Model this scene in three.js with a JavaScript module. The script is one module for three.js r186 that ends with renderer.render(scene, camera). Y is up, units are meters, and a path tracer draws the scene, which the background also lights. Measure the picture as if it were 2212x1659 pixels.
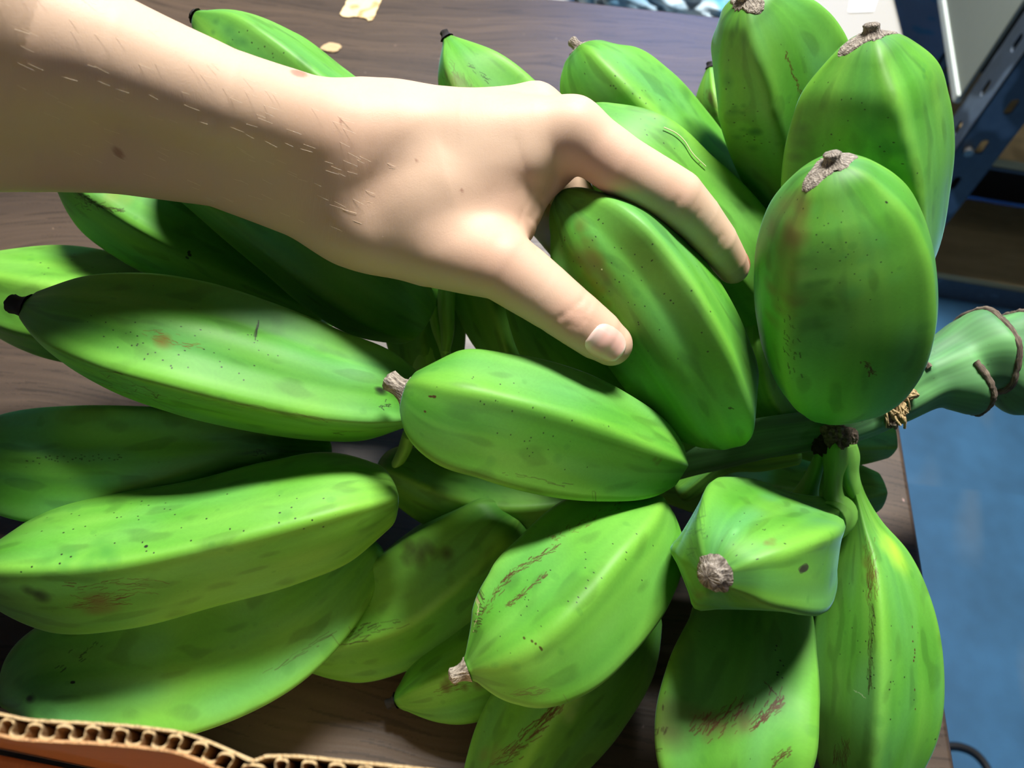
import * as THREE from 'three';
import { mergeGeometries, mergeVertices } from 'three/addons/utils/BufferGeometryUtils.js';
import { ImprovedNoise } from 'three/addons/math/ImprovedNoise.js';
import { RoundedBoxGeometry } from 'three/addons/geometries/RoundedBoxGeometry.js';
import { RectAreaLightUniformsLib } from 'three/addons/lights/RectAreaLightUniformsLib.js';

// ------------------------------------------------------------------ camera, sky, light, exposure
const W = 2212, H = 1659, F = 1740;                       // picture size and focal length in pixels
const PITCH = 60 * Math.PI / 180, ROLL = 6 * Math.PI / 180;
const TABLE_Y = 0.74, CAM = new THREE.Vector3(0, TABLE_Y + 0.391, 0);
const V3 = (x, y, z) => new THREE.Vector3(x, y, z);
const FWD = V3(0, -Math.sin(PITCH), -Math.cos(PITCH));
const UP0 = V3(0, Math.cos(PITCH), -Math.sin(PITCH)), RT0 = V3(1, 0, 0);
const UP = UP0.clone().multiplyScalar(Math.cos(ROLL)).addScaledVector(RT0, -Math.sin(ROLL));
const RT = RT0.clone().multiplyScalar(Math.cos(ROLL)).addScaledVector(UP0, Math.sin(ROLL));
const scene = new THREE.Scene();
const camera = new THREE.PerspectiveCamera(2 * Math.atan(H / 2 / F) * 180 / Math.PI, W / H, 0.02, 30);
camera.position.copy(CAM); camera.up.copy(UP); camera.lookAt(CAM.clone().add(FWD));
camera.focus = 0.29; camera.userData.fStop = 14;
const renderer = new THREE.WebGLRenderer({ antialias: true });
renderer.toneMapping = THREE.LinearToneMapping;
renderer.toneMappingExposure = 1.0;
renderer.shadowMap.enabled = true;
scene.background = new THREE.Color().setRGB(1.3, 4.6, 14);   // daylight seen through the window only
RectAreaLightUniformsLib.init();
const TQ = 1;
const LAMP = { label: 'wide white flush ceiling light glowing above the table', glow: 3, pos: V3(0.16, 2.58, -1.08), w: 0.62, h: 0.3, intensity: 188, color: new THREE.Color().setRGB(1, 0.985, 0.94) };
const LAMP2 = { label: 'smaller white flush ceiling light glowing beyond the shelf side of the table', glow: 1.5, pos: V3(1.95, 2.58, 0.35), w: 0.4, h: 0.3, intensity: 6, color: new THREE.Color().setRGB(0.94, 0.98, 1) };

// ------------------------------------------------------------------ helpers
let seedv = 7;
const seed = (s) => { seedv = s * 2654435761 % 4294967296; };
const rnd = () => { seedv = (seedv + 0x6d2b79f5) | 0; let t = Math.imul(seedv ^ (seedv >>> 15), 1 | seedv); t = (t + Math.imul(t ^ (t >>> 7), 61 | t)) ^ t; return ((t ^ (t >>> 14)) >>> 0) / 4294967296; };
const rr = (a, b) => a + (b - a) * rnd();
const perlin = new ImprovedNoise();
const nz = (x, y, z) => perlin.noise(x + 51.3, y + 17.7, z + 9.1);
const lerp = (a, b, t) => a + (b - a) * t, clamp = (x, a, b) => Math.min(b, Math.max(a, x)), sst = (a, b, x) => { const t = clamp((x - a) / (b - a), 0, 1); return t * t * (3 - 2 * t); };
const rayDir = (px, py) => FWD.clone().addScaledVector(RT, (px - W / 2) / F).addScaledVector(UP, -(py - H / 2) / F);
const at = (px, py, d) => CAM.clone().addScaledVector(rayDir(px, py), d);
const onLevel = (px, py, y) => { const r = rayDir(px, py); return CAM.clone().addScaledVector(r, (y - CAM.y) / r.y); };
const used = {};
function numbered(n) { const k = used[n] = (used[n] ?? -1) + 1; return k ? `${n}_${String(k).padStart(3, '0')}` : n; }
function tag(o, label, category, group) { o.userData.label = label; if (category) o.userData.category = category; if (group) o.userData.group = group; return o; }
function mesh(name, geo, mat, parent) { const m = new THREE.Mesh(geo, mat); m.name = parent ? name : numbered(name); m.castShadow = m.receiveShadow = true; (parent ?? scene).add(m); return m; }
function thing(name, label, category, pos, group) { const g = new THREE.Group(); g.name = numbered(name); if (pos) g.position.copy(pos); tag(g, label, category, group); scene.add(g); return g; }
function struct(name, geo, mat) { const m = mesh(name, geo, mat); m.userData.kind = 'structure'; return m; }
const std = (o) => new THREE.MeshPhysicalMaterial(o);
const srgb = (r, g, b) => new THREE.Color().setRGB(r / 255, g / 255, b / 255, THREE.SRGBColorSpace);
function canvasTex(w, h, fn, color = true) {
  const c = document.createElement('canvas'); c.width = w; c.height = h; fn(c.getContext('2d'), w, h);
  const t = new THREE.CanvasTexture(c); t.wrapS = t.wrapT = THREE.RepeatWrapping; if (color) t.colorSpace = THREE.SRGBColorSpace; t.magFilter = THREE.LinearFilter; return t;
}
function pixelTex(w, h, fn, color = true, after) {
  return canvasTex(w, h, (ctx) => {
    const im = ctx.createImageData(w, h), d = im.data, o = [0, 0, 0];
    for (let y = 0, i = 0; y < h; y++) for (let x = 0; x < w; x++, i += 4) { fn(x, y, o); d[i] = o[0]; d[i + 1] = o[1]; d[i + 2] = o[2]; d[i + 3] = 255; }
    ctx.putImageData(im, 0, 0); if (after) after(ctx, w, h);
  }, color);
}
// box with planar uv in metres on its dominant axis
function boxGeo(w, h, d, r = 0.002) {
  const g = r > 0 ? new RoundedBoxGeometry(w, h, d, 2, r) : new THREE.BoxGeometry(w, h, d); planarUV(g); return g;
}
function planarUV(g) {
  const p = g.attributes.position, n = g.attributes.normal, uv = new Float32Array(p.count * 2);
  for (let i = 0; i < p.count; i++) {
    const ax = Math.abs(n.getX(i)), ay = Math.abs(n.getY(i)), az = Math.abs(n.getZ(i));
    if (ay >= ax && ay >= az) { uv[2 * i] = p.getX(i); uv[2 * i + 1] = p.getZ(i); } else if (az >= ax) { uv[2 * i] = p.getX(i); uv[2 * i + 1] = p.getY(i); } else { uv[2 * i] = p.getZ(i); uv[2 * i + 1] = p.getY(i); }
  }
  g.setAttribute('uv', new THREE.BufferAttribute(uv, 2)); return g;
}
function gridGeo(nu, nv, fn, closeU = false) {     // fn(i, j) -> [Vector3, u, v]
  const pos = [], uv = [], idx = [];
  for (let j = 0; j <= nv; j++) for (let i = 0; i <= nu; i++) { const [p, u, v] = fn(i, j); pos.push(p.x, p.y, p.z); uv.push(u, v); }
  for (let j = 0; j < nv; j++) for (let i = 0; i < nu; i++) { const a = j * (nu + 1) + i, b = a + 1, c = a + nu + 1, d = c + 1; idx.push(a, b, d, a, d, c); }
  const g = new THREE.BufferGeometry(); g.setAttribute('position', new THREE.Float32BufferAttribute(pos, 3)); g.setAttribute('uv', new THREE.Float32BufferAttribute(uv, 2)); g.setIndex(idx); g.computeVertexNormals();
  if (closeU) { const n = g.attributes.normal; for (let j = 0; j <= nv; j++) { const a = j * (nu + 1), b = a + nu; const v = V3(n.getX(a) + n.getX(b), n.getY(a) + n.getY(b), n.getZ(a) + n.getZ(b)).normalize(); n.setXYZ(a, v.x, v.y, v.z); n.setXYZ(b, v.x, v.y, v.z); } }
  return g;
}
// make sure triangles face outward from a reference; flips the index when the mean normal points inwards
function faceOut(g, centreOf) {
  const p = g.attributes.position, n = g.attributes.normal; let s = 0;
  for (let i = 0; i < p.count; i += 7) { const v = V3(p.getX(i), p.getY(i), p.getZ(i)); s += v.clone().sub(centreOf(v)).dot(V3(n.getX(i), n.getY(i), n.getZ(i))); }
  if (s < 0) { const a = g.index.array; for (let i = 0; i < a.length; i += 3) { const t = a[i]; a[i] = a[i + 1]; a[i + 1] = t; } for (let i = 0; i < n.array.length; i++) n.array[i] *= -1; }
  return g;
}
function recentre(g, c) { g.translate(-c.x, -c.y, -c.z); return g; }
const noiseTile = (() => { const N = 256, a = new Float32Array(N * N); const per = (x, y, f) => { const s = 2 * Math.PI * x / N, t = 2 * Math.PI * y / N, k = f / (2 * Math.PI); return nz(Math.cos(s) * k + Math.cos(t) * k * 0.7, Math.sin(s) * k + 3.1, Math.sin(t) * k + Math.cos(t) * k * 0.5); }; for (let y = 0; y < N; y++) for (let x = 0; x < N; x++) a[y * N + x] = 0.6 * per(x, y, 24) + 0.4 * per(x, y, 60); return (x, y) => a[((y | 0) & 255) * 256 + ((x | 0) & 255)]; })();

// ------------------------------------------------------------------ the room
const floorTex = pixelTex(1024, 1024, (x, y, o) => {
  const a = nz(x / 90, y / 90, 1), b = nz(x / 22, y / 22, 5), c = rnd() - 0.5, s = Math.max(0, nz(x / 60, y / 200, 8) - 0.32) * 2;
  const k = 1 + 0.10 * a + 0.05 * b + 0.05 * c;
  o[0] = lerp(52, 84, s) * k; o[1] = lerp(94, 106, s) * k; o[2] = lerp(128, 128, s) * k;
});
floorTex.repeat.set(0.9, 0.9);
const wallMat = std({ color: srgb(92, 90, 86), roughness: 0.85 });
const RX0 = -1.9, RX1 = 2.3, RZ0 = -2.7, RZ1 = 1.6, RH = 2.66, T = 0.1;
{
  const mk = (name, w, h, d, x, y, z, m) => { const g = boxGeo(w, h, d, 0); const o = struct(name, g, m); o.position.set(x, y, z); return o; };
  const LX = RX1 - RX0, LZ = RZ1 - RZ0, cx = (RX0 + RX1) / 2, cz = (RZ0 + RZ1) / 2;
  mk('floor', LX + 2 * T, T, LZ + 2 * T, cx, -T / 2, cz, std({ map: floorTex, roughness: 0.55, specularIntensity: 0.6 }));
  mk('ceiling', LX + 2 * T, T, LZ + 2 * T, cx, RH + T / 2, cz, std({ color: srgb(92, 90, 86), roughness: 0.9 }));
  mk('wall_left', T, RH, LZ, RX0 - T / 2, RH / 2, cz, wallMat);
  mk('wall_right', T, RH, LZ, RX1 + T / 2, RH / 2, cz, wallMat);
    // back and front walls, each with a window opening
  let nw = 0;
  for (const [name, z, wx0, wx1, wy0, wy1] of [['wall_back', RZ0, 0.08, 1.5, 1.75, 2.6], ['wall_front', RZ1 + T, -0.62, -0.3, 1.6, 1.92]]) {
    const shp = new THREE.Shape([new THREE.Vector2(RX0 - T, 0), new THREE.Vector2(RX1 + T, 0), new THREE.Vector2(RX1 + T, RH), new THREE.Vector2(RX0 - T, RH)]);
    shp.holes.push(new THREE.Path([new THREE.Vector2(wx0, wy0), new THREE.Vector2(wx0, wy1), new THREE.Vector2(wx1, wy1), new THREE.Vector2(wx1, wy0)]));
    const bw = struct(name, new THREE.ExtrudeGeometry(shp, { depth: T, bevelEnabled: false }), wallMat); bw.position.set(0, 0, z - T);
    const win = new THREE.Group(); win.name = 'window_' + (++nw); win.userData.kind = 'structure'; win.position.set((wx0 + wx1) / 2, wy0, z - T / 2); scene.add(win);
    const wm = std({ color: srgb(225, 225, 220), roughness: 0.5 }), ww = wx1 - wx0, wh = wy1 - wy0;
    for (const [x, y, w, h] of [[-ww / 2 + 0.02, wh / 2, 0.04, wh], [ww / 2 - 0.02, wh / 2, 0.04, wh], [0, 0.02, ww - 0.08, 0.04], [0, wh - 0.02, ww - 0.08, 0.04], [0, wh / 2, 0.03, wh - 0.08]]) { const f = mesh('frame', boxGeo(w, h, 0.06, 0.004), wm, win); f.position.set(x, y, 0); }
    for (const s of [-1, 1]) { const p = mesh('pane', new THREE.BoxGeometry(ww / 2 - 0.055, wh - 0.08, 0.004), std({ color: 0xffffff, transmission: 1, thickness: 0, roughness: 0.02 }), win); p.position.set(s * (ww / 4 - 0.0125), wh / 2, 0); }
  }
}
// two fluorescent fittings in the ceiling
for (const L0 of [LAMP, LAMP2]) {
  const t = thing('ceiling_light', L0.label, 'ceiling light', V3(L0.pos.x, RH, L0.pos.z));
  const h = mesh('housing', boxGeo(L0.w + 0.06, 0.05, L0.h + 0.06, 0.006), std({ color: srgb(230, 230, 228), roughness: 0.5 }), t); h.position.y = -0.026;
  const d = mesh('diffuser', boxGeo(L0.w, 0.012, L0.h, 0.003), std({ color: 0xffffff, roughness: 0.6, emissive: L0.color, emissiveIntensity: L0.glow }), t); d.position.y = -0.056;
  const L = new THREE.RectAreaLight(L0.color, L0.intensity, L0.w, L0.h); L.name = 'ceiling_light_glow'; L.position.copy(L0.pos); L.rotation.x = -Math.PI / 2; L.castShadow = true; scene.add(L);
}

// ------------------------------------------------------------------ the table
const TE0 = onLevel(1949, 959, TABLE_Y), TE1 = onLevel(2057, 1627, TABLE_Y), TFar = onLevel(1425, 21, TABLE_Y);
const tz = TE0.clone().sub(TE1).setY(0).normalize();          // along the side edge, away from the viewer
const tx = V3(-tz.z, 0, tz.x);                                 // towards the side edge
if (tx.dot(V3(1, 0, 0)) < 0) tx.negate();
const tyaw = Math.atan2(-tx.z, tx.x);
const cornerT = TE0.clone().addScaledVector(tz, TFar.clone().sub(TE0).dot(tz));
{
  const L = 1.55, D = 1.1, TH = 0.032;
  const t = thing('table', 'dark brown wood-grain laminate table with straight edges under the bananas', 'table', cornerT.clone().addScaledVector(tx, -L / 2).addScaledVector(tz, -D / 2).setY(0));
  t.rotation.y = tyaw;
  const wood = (bump) => pixelTex(2048, 1024, (x, y, o) => {
    const u = x / 2048, v = y / 1024;
    const warp = 0.05 * nz(u * 5, v * 4, 2) + 0.014 * nz(u * 16, v * 18, 4);
    const band = nz(u * 2.2, (v + warp) * 26, 3), fine = nz(u * 9, (v + warp) * 170, 7), pore = nz(u * 30, (v + warp) * 420, 11), low = nz(u * 3, v * 3, 20);
    let k = 0.5 + 0.30 * band + 0.22 * fine + 0.10 * low; k = clamp(k * 0.9, 0, 1);
    const dk = pore > 0.30 ? 0.82 : 1, sp = 0.97 + 0.06 * rnd();
    if (bump) { o[0] = o[1] = o[2] = 128 + 60 * fine + 60 * pore; return; }
    o[0] = lerp(52, 104, k) * dk * sp; o[1] = lerp(43, 85, k) * dk * sp; o[2] = lerp(37, 68, k) * dk * sp;
  }, !bump, bump ? undefined : (ctx) => {
    seed(31);
    for (let i = 0; i < 260; i++) { ctx.fillStyle = `rgba(${190 + rnd() * 40},${175 + rnd() * 40},${150 + rnd() * 40},${rr(0.15, 0.6)})`; ctx.beginPath(); ctx.ellipse(rnd() * 2048, rnd() * 1024, rr(0.6, 2.2), rr(0.6, 1.6), rnd() * 3, 0, 7); ctx.fill(); }
  });
  const wt = wood(false), wb = wood(true);
  for (const q of [wt, wb]) q.repeat.set(1 / 1.1, 1 / 0.55);
  const wm = std({ map: wt, bumpMap: wb, bumpScale: 0.00012, roughness: 0.38, specularIntensity: 1 });
  const top = mesh('table_top', boxGeo(L, TH, D, 0.0025), wm, t); top.position.y = TABLE_Y - TH / 2;
  const em = std({ color: srgb(52, 40, 36), roughness: 0.5 }), sm = std({ color: srgb(60, 62, 66), roughness: 0.45, metalness: 0.6 });
  for (const s of [-1, 1]) { const e = mesh('edge_band', boxGeo(L + 0.002, TH - 0.006, 0.002, 0.0008), em, t); e.position.set(0, TABLE_Y - TH / 2, s * (D / 2 + 0.0005)); const f = mesh('edge_band', boxGeo(0.002, TH - 0.006, D + 0.002, 0.0008), em, t); f.position.set(s * (L / 2 + 0.0005), TABLE_Y - TH / 2, 0); }
  for (const a of [-1, 1]) for (const b of [-1, 1]) { const l = mesh('leg', new THREE.CylinderGeometry(0.018, 0.016, TABLE_Y - TH, 16), sm, t); l.position.set(a * (L / 2 - 0.09), (TABLE_Y - TH) / 2, b * (D / 2 - 0.09)); }
}
// torn tape on the table
{
  const c = onLevel(785, 8, TABLE_Y), s = new THREE.Shape(); seed(5);
  const pts = []; for (let i = 0; i < 40; i++) { const e = i / 40 * 4, k = Math.floor(e), f = e - k, w = 0.0125, h = 0.018; let x = k === 0 ? lerp(-w, w, f) : k === 1 ? w : k === 2 ? lerp(w, -w, f) : -w, y = k === 0 ? -h : k === 1 ? lerp(-h, h, f) : k === 2 ? h : lerp(h, -h, f); pts.push(new THREE.Vector2(x + rr(-0.0012, 0.0012) * (k % 2 ? 0.4 : 1), y + rr(-0.0014, 0.0014))); }
  s.setFromPoints(pts);
  const g = new THREE.ExtrudeGeometry(s, { depth: 0.0006, bevelEnabled: false }); g.rotateX(-Math.PI / 2);
  const tt = pixelTex(128, 128, (x, y, o) => { const k = 1 + 0.06 * nz(x / 14, y / 14, 2), st = sst(0.1, 0.4, nz(x / 30, y / 30, 6)); o[0] = lerp(226, 190, st) * k; o[1] = lerp(200, 150, st) * k; o[2] = lerp(150, 100, st) * k; }); tt.repeat.set(30, 30);
  const m = mesh('masking_tape', g, std({ map: tt, roughness: 0.8 })); m.position.copy(c).setY(TABLE_Y + 0.0003); m.rotation.y = tyaw - 0.1;
  tag(m, 'torn scrap of beige masking tape stuck on the bare brown table top', 'tape');
}
{ // pale chip of old tape residue
  const g = new THREE.DodecahedronGeometry(0.005, 1); const p = g.attributes.position; for (let i = 0; i < p.count; i++) { const k = 1 + 0.5 * nz(p.getX(i) * 300, p.getY(i) * 300, p.getZ(i) * 300); p.setXYZ(i, p.getX(i) * k * 1.3, p.getY(i) * 0.16 * k, p.getZ(i) * k); } g.computeVertexNormals();
  const m = mesh('paper_crumb', g, std({ color: srgb(188, 160, 120), roughness: 0.9 })); const q = onLevel(716, 105, TABLE_Y); m.position.copy(q).setY(TABLE_Y + 0.0008);
  tag(m, 'tiny tan crumb of torn paper lying on the table near the tape', 'crumb');
}

// ------------------------------------------------------------------ things behind the table
{
  const top = 0.5;
  const e0 = onLevel(1958, 72, top), e1 = onLevel(1940, 0, top), dir = e1.clone().sub(e0).setY(0).normalize();
  const side = V3(-dir.z, 0, dir.x); if (side.x < 0) side.negate();
  const Lx = 1.0, Lz = 0.75, near = e0.clone().addScaledVector(dir, -0.16), c = near.clone().addScaledVector(dir, Lz / 2).addScaledVector(side, -Lx / 2).setY(0);
  const t = thing('storage_chest', 'pale grey plastic storage chest with a flat lid standing behind the table', 'chest', c); t.rotation.y = Math.atan2(-side.z, side.x);
  const pm = std({ color: srgb(164, 160, 152), roughness: 0.42 });
  const b = mesh('body', boxGeo(Lx - 0.04, top - 0.06, Lz - 0.04, 0.02), pm, t); b.position.y = (top - 0.06) / 2;
  const l = mesh('lid', boxGeo(Lx, 0.06, Lz, 0.012), pm, t); l.position.y = top - 0.03;
  // paper label on the lid
  const q = [[1840, -22], [1901, -22], [1886, 25], [1832, 27]].map(([x, y]) => onLevel(x, y, top + 0.001)), mid = q.reduce((a, v) => a.add(v), V3(0, 0, 0)).multiplyScalar(0.25);
  const sh = new THREE.Shape(q.map((v) => new THREE.Vector2(v.x - mid.x, -(v.z - mid.z)))); const g = new THREE.ExtrudeGeometry(sh, { depth: 0.0008, bevelEnabled: false }); g.rotateX(-Math.PI / 2);
  const lab = mesh('paper_label', g, std({ color: srgb(245, 246, 248), roughness: 0.55 })); lab.position.copy(mid); tag(lab, 'small blank white paper square lying on the pale grey chest lid', 'paper');
  // crumpled blue plastic bag on the chest
  const bc = onLevel(1470, -8, top + 0.03); seed(12);
  const ico = new THREE.IcosahedronGeometry(1, 24); ico.deleteAttribute('uv'); ico.deleteAttribute('normal'); const bg = mergeVertices(ico, 1e-5); const p = bg.attributes.position;
  for (let i = 0; i < p.count; i++) { const v = V3(p.getX(i), p.getY(i), p.getZ(i)); const r = 1 + 0.25 * nz(v.x * 1.7, v.y * 1.7, v.z * 1.7 + 4) + 0.22 * Math.abs(nz(v.x * 4, v.y * 4, v.z * 4)) + 0.09 * Math.abs(nz(v.x * 9, v.y * 9, v.z * 9)); p.setXYZ(i, v.x * r * 0.125, Math.max(-0.03, v.y * r * 0.06), v.z * r * 0.085); }
  bg.computeVertexNormals(); { const uv = new Float32Array(p.count * 2); for (let i = 0; i < p.count; i++) { uv[2 * i] = p.getX(i) * 5; uv[2 * i + 1] = p.getZ(i) * 5; } bg.setAttribute('uv', new THREE.BufferAttribute(uv, 2)); }
  const bt = pixelTex(256, 256, (x, y, o) => { const k = sst(-0.2, 0.35, nz(x / 40, y / 40, 3)); o[0] = lerp(96, 190, k); o[1] = lerp(160, 212, k); o[2] = lerp(206, 226, k); });
  const bag = mesh('plastic_bag', bg, std({ map: bt, roughness: 0.45, flatShading: false })); bag.position.copy(bc); bag.rotation.y = tyaw;
  tag(bag, 'crumpled light blue plastic bag lying on the chest past the far table edge', 'bag');
}
{ // grey mat on the floor behind the table
  const a = onLevel(2071, 284, 0), b = onLevel(2007, 0, 0), dir = b.clone().sub(a).setY(0).normalize(), side = V3(-dir.z, 0, dir.x); if (side.x < 0) side.negate();
  const Lp = 1.1, yaw = Math.atan2(-side.z, side.x);
  const mt = pixelTex(256, 256, (x, y, o) => { const st = sst(0.22, 0.4, nz(x / 26, y / 26, 9)), k = 1 + 0.08 * nz(x / 50, y / 50, 3); o[0] = lerp(96, 52, st) * k; o[1] = lerp(104, 98, st) * k; o[2] = lerp(102, 104, st) * k; }); mt.repeat.set(2.5, 2.5);
  const m = mesh('floor_mat', boxGeo(0.34, 0.006, Lp, 0.002), std({ map: mt, roughness: 0.6 })); m.position.copy(a).addScaledVector(dir, Lp / 2).addScaledVector(side, 0.02).setY(0.0031); m.rotation.y = yaw;
  tag(m, 'narrow grey floor mat with teal stains between the chest and the shelf', 'mat');
}
{ // slotted-angle shelf
  const foot = onLevel(1856, 618, 0), q0 = onLevel(2005, 642, 0), q1 = onLevel(2212, 677, 0);
  const sx = q1.clone().sub(q0).setY(0).normalize(), sz = V3(sx.z, 0, -sx.x); if (sz.z > 0) sz.negate();
  const t = thing('storage_shelf', 'slate blue slotted metal shelf with bare wooden boards and a grey side panel', 'shelf', foot); t.rotation.y = Math.atan2(-sx.z, sx.x);
  const onFront = (x, y) => { const r = rayDir(x, y); return CAM.clone().addScaledVector(r, foot.clone().sub(CAM).dot(sz) / r.dot(sz)); };
  const y1 = onFront(2110, 607).y, y2 = onFront(2180, 350).y;
  const A = 0.062, HH = 1.75, Wd = 0.9, Dp = clamp(onLevel(2150, 495, y1).sub(onFront(2150, 614)).dot(sz), 0.2, 0.6);
  const st = pixelTex(512, 512, (x, y, o) => { const w = sst(0.2, 0.45, nz(x / 60, y / 90, 4)), k = 1 + 0.06 * nz(x / 20, y / 20, 1) + 0.03 * (rnd() - 0.5); o[0] = lerp(82, 120, w) * k; o[1] = lerp(94, 138, w) * k; o[2] = lerp(108, 158, w) * k; }); st.repeat.set(3, 3);
  const sm = std({ map: st, roughness: 0.5, metalness: 0.15 });
  const flange = () => {
    const s = new THREE.Shape([new THREE.Vector2(0, 0), new THREE.Vector2(A, 0), new THREE.Vector2(A, HH), new THREE.Vector2(0, HH)]);
    for (let y = 0.05; y < HH - 0.04; y += 0.072) for (const x of [A * 0.5]) { const h = new THREE.Path(); const r = 0.0055, l = 0.013; h.absarc(x, y - l + r, r, Math.PI, 0, false); h.absarc(x, y + l - r, r, 0, Math.PI, false); s.holes.push(h); }
    const g = new THREE.ExtrudeGeometry(s, { depth: 0.003, bevelEnabled: false, curveSegments: 6 }); return g;
  };
  const upright = (x, z, mx, mz) => { // L angle, corner at x, z
    const f = flange(); f.translate(0, 0, -0.003); const s = flange(); s.rotateY(Math.PI / 2); // s: lies in the yz plane going to -z
    const fm = f.clone(); if (mx < 0) fm.scale(-1, 1, 1); if (mz < 0) fm.scale(1, 1, -1);
    const s2 = s.clone(); if (mx < 0) s2.scale(-1, 1, 1); if (mz < 0) s2.scale(1, 1, -1);
    const fix = (g, neg) => { if (!neg) return g.toNonIndexed(); const q = g.toNonIndexed(); for (const n of ['position', 'normal', 'uv']) { const a = q.attributes[n], k = a.itemSize; for (let i = 0; i < a.count; i += 3) for (let c = 0; c < k; c++) { const tmp = a.array[i * k + c]; a.array[i * k + c] = a.array[(i + 1) * k + c]; a.array[(i + 1) * k + c] = tmp; } } return q; };
    const g = mergeGeometries([fix(fm, mx * mz < 0), fix(s2, mx * mz < 0)]); g.computeVertexNormals();
    const o = mesh('upright', g, sm, t); o.position.set(x, 0, z); return o;
  };
  // local axes: +x along the shelf, -z to its back
  upright(0, 0, 1, 1); upright(Wd, 0, -1, 1); upright(0, -Dp, 1, -1); upright(Wd, -Dp, -1, -1);
  const bt = pixelTex(512, 256, (x, y, o) => { const k = 1 + 0.08 * nz(x / 90, y / 7, 3) + 0.05 * nz(x / 20, y / 3, 5); o[0] = 196 * k; o[1] = 172 * k; o[2] = 124 * k; }); bt.repeat.set(1.4, 2);
  const bm = std({ map: bt, roughness: 0.7 });
  for (const y of [y1 - 0.018, y2 - 0.018, y2 + 0.6]) {
    const b = mesh('shelf_board', boxGeo(Wd - 0.008, 0.016, Dp - 0.01, 0.002), bm, t); b.position.set(Wd / 2, y + 0.009, -Dp / 2);
    const f = mesh('beam', boxGeo(Wd - 0.01, y < y2 - 0.1 ? y1 - 0.012 : 0.004, 0.004, 0.001), sm, t); f.position.set(Wd / 2, y < y2 - 0.1 ? (y1 - 0.012) / 2 : y - 0.003, -0.007);
  }
  const hP = onFront(2069, 281).y, SD = 1.0;
  const pt = pixelTex(256, 256, (x, y, o) => { const k = 1 + 0.05 * nz(x / 60, y / 60, 2) + 0.02 * (rnd() - 0.5); o[0] = 150 * k; o[1] = 158 * k; o[2] = 146 * k; });
  const sp = mesh('side_panel', boxGeo(0.006, 1.72 - hP, SD, 0.001), std({ map: pt, roughness: 0.7 }), t); sp.position.set(-0.005, (hP + 1.72) / 2, -0.066 - SD / 2);
  const tr = mesh('edge_strip', boxGeo(0.012, 0.016, SD, 0.003), std({ color: srgb(216, 224, 216), roughness: 0.5 }), t); tr.position.set(-0.006, hP, -0.066 - SD / 2);
  const bk = mesh('back_panel', boxGeo(Wd, 1.2, 0.006, 0.001), std({ color: srgb(34, 31, 30), roughness: 0.9 }), t); bk.position.set(Wd / 2, 0.66, -Dp - 0.008);
  const bolt = (x, y) => { const g = new THREE.CylinderGeometry(0.007, 0.007, 0.008, 6); g.rotateX(Math.PI / 2); const o = mesh('bolt', g, std({ color: srgb(150, 150, 148), roughness: 0.35, metalness: 0.8 }), t); o.position.set(x, y, 0.004); };
  bolt(0.016, 0.33); bolt(0.016, 0.25); bolt(0.046, 0.58);
}
{ // black cable on the blue floor
  const pts = [[2040, 1610], [2075, 1612], [2105, 1625], [2128, 1650], [2145, 1690], [2160, 1760]].map(([x, y]) => onLevel(x, y, 0.0045));
  const m = mesh('cable', recentre(new THREE.TubeGeometry(new THREE.CatmullRomCurve3(pts), 60, 0.0045, 10), pts[2]), std({ color: srgb(22, 24, 28), roughness: 0.5 })); m.position.copy(pts[2]);
  tag(m, 'black electric cable lying on the blue floor beside the table', 'cable');
}

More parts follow.
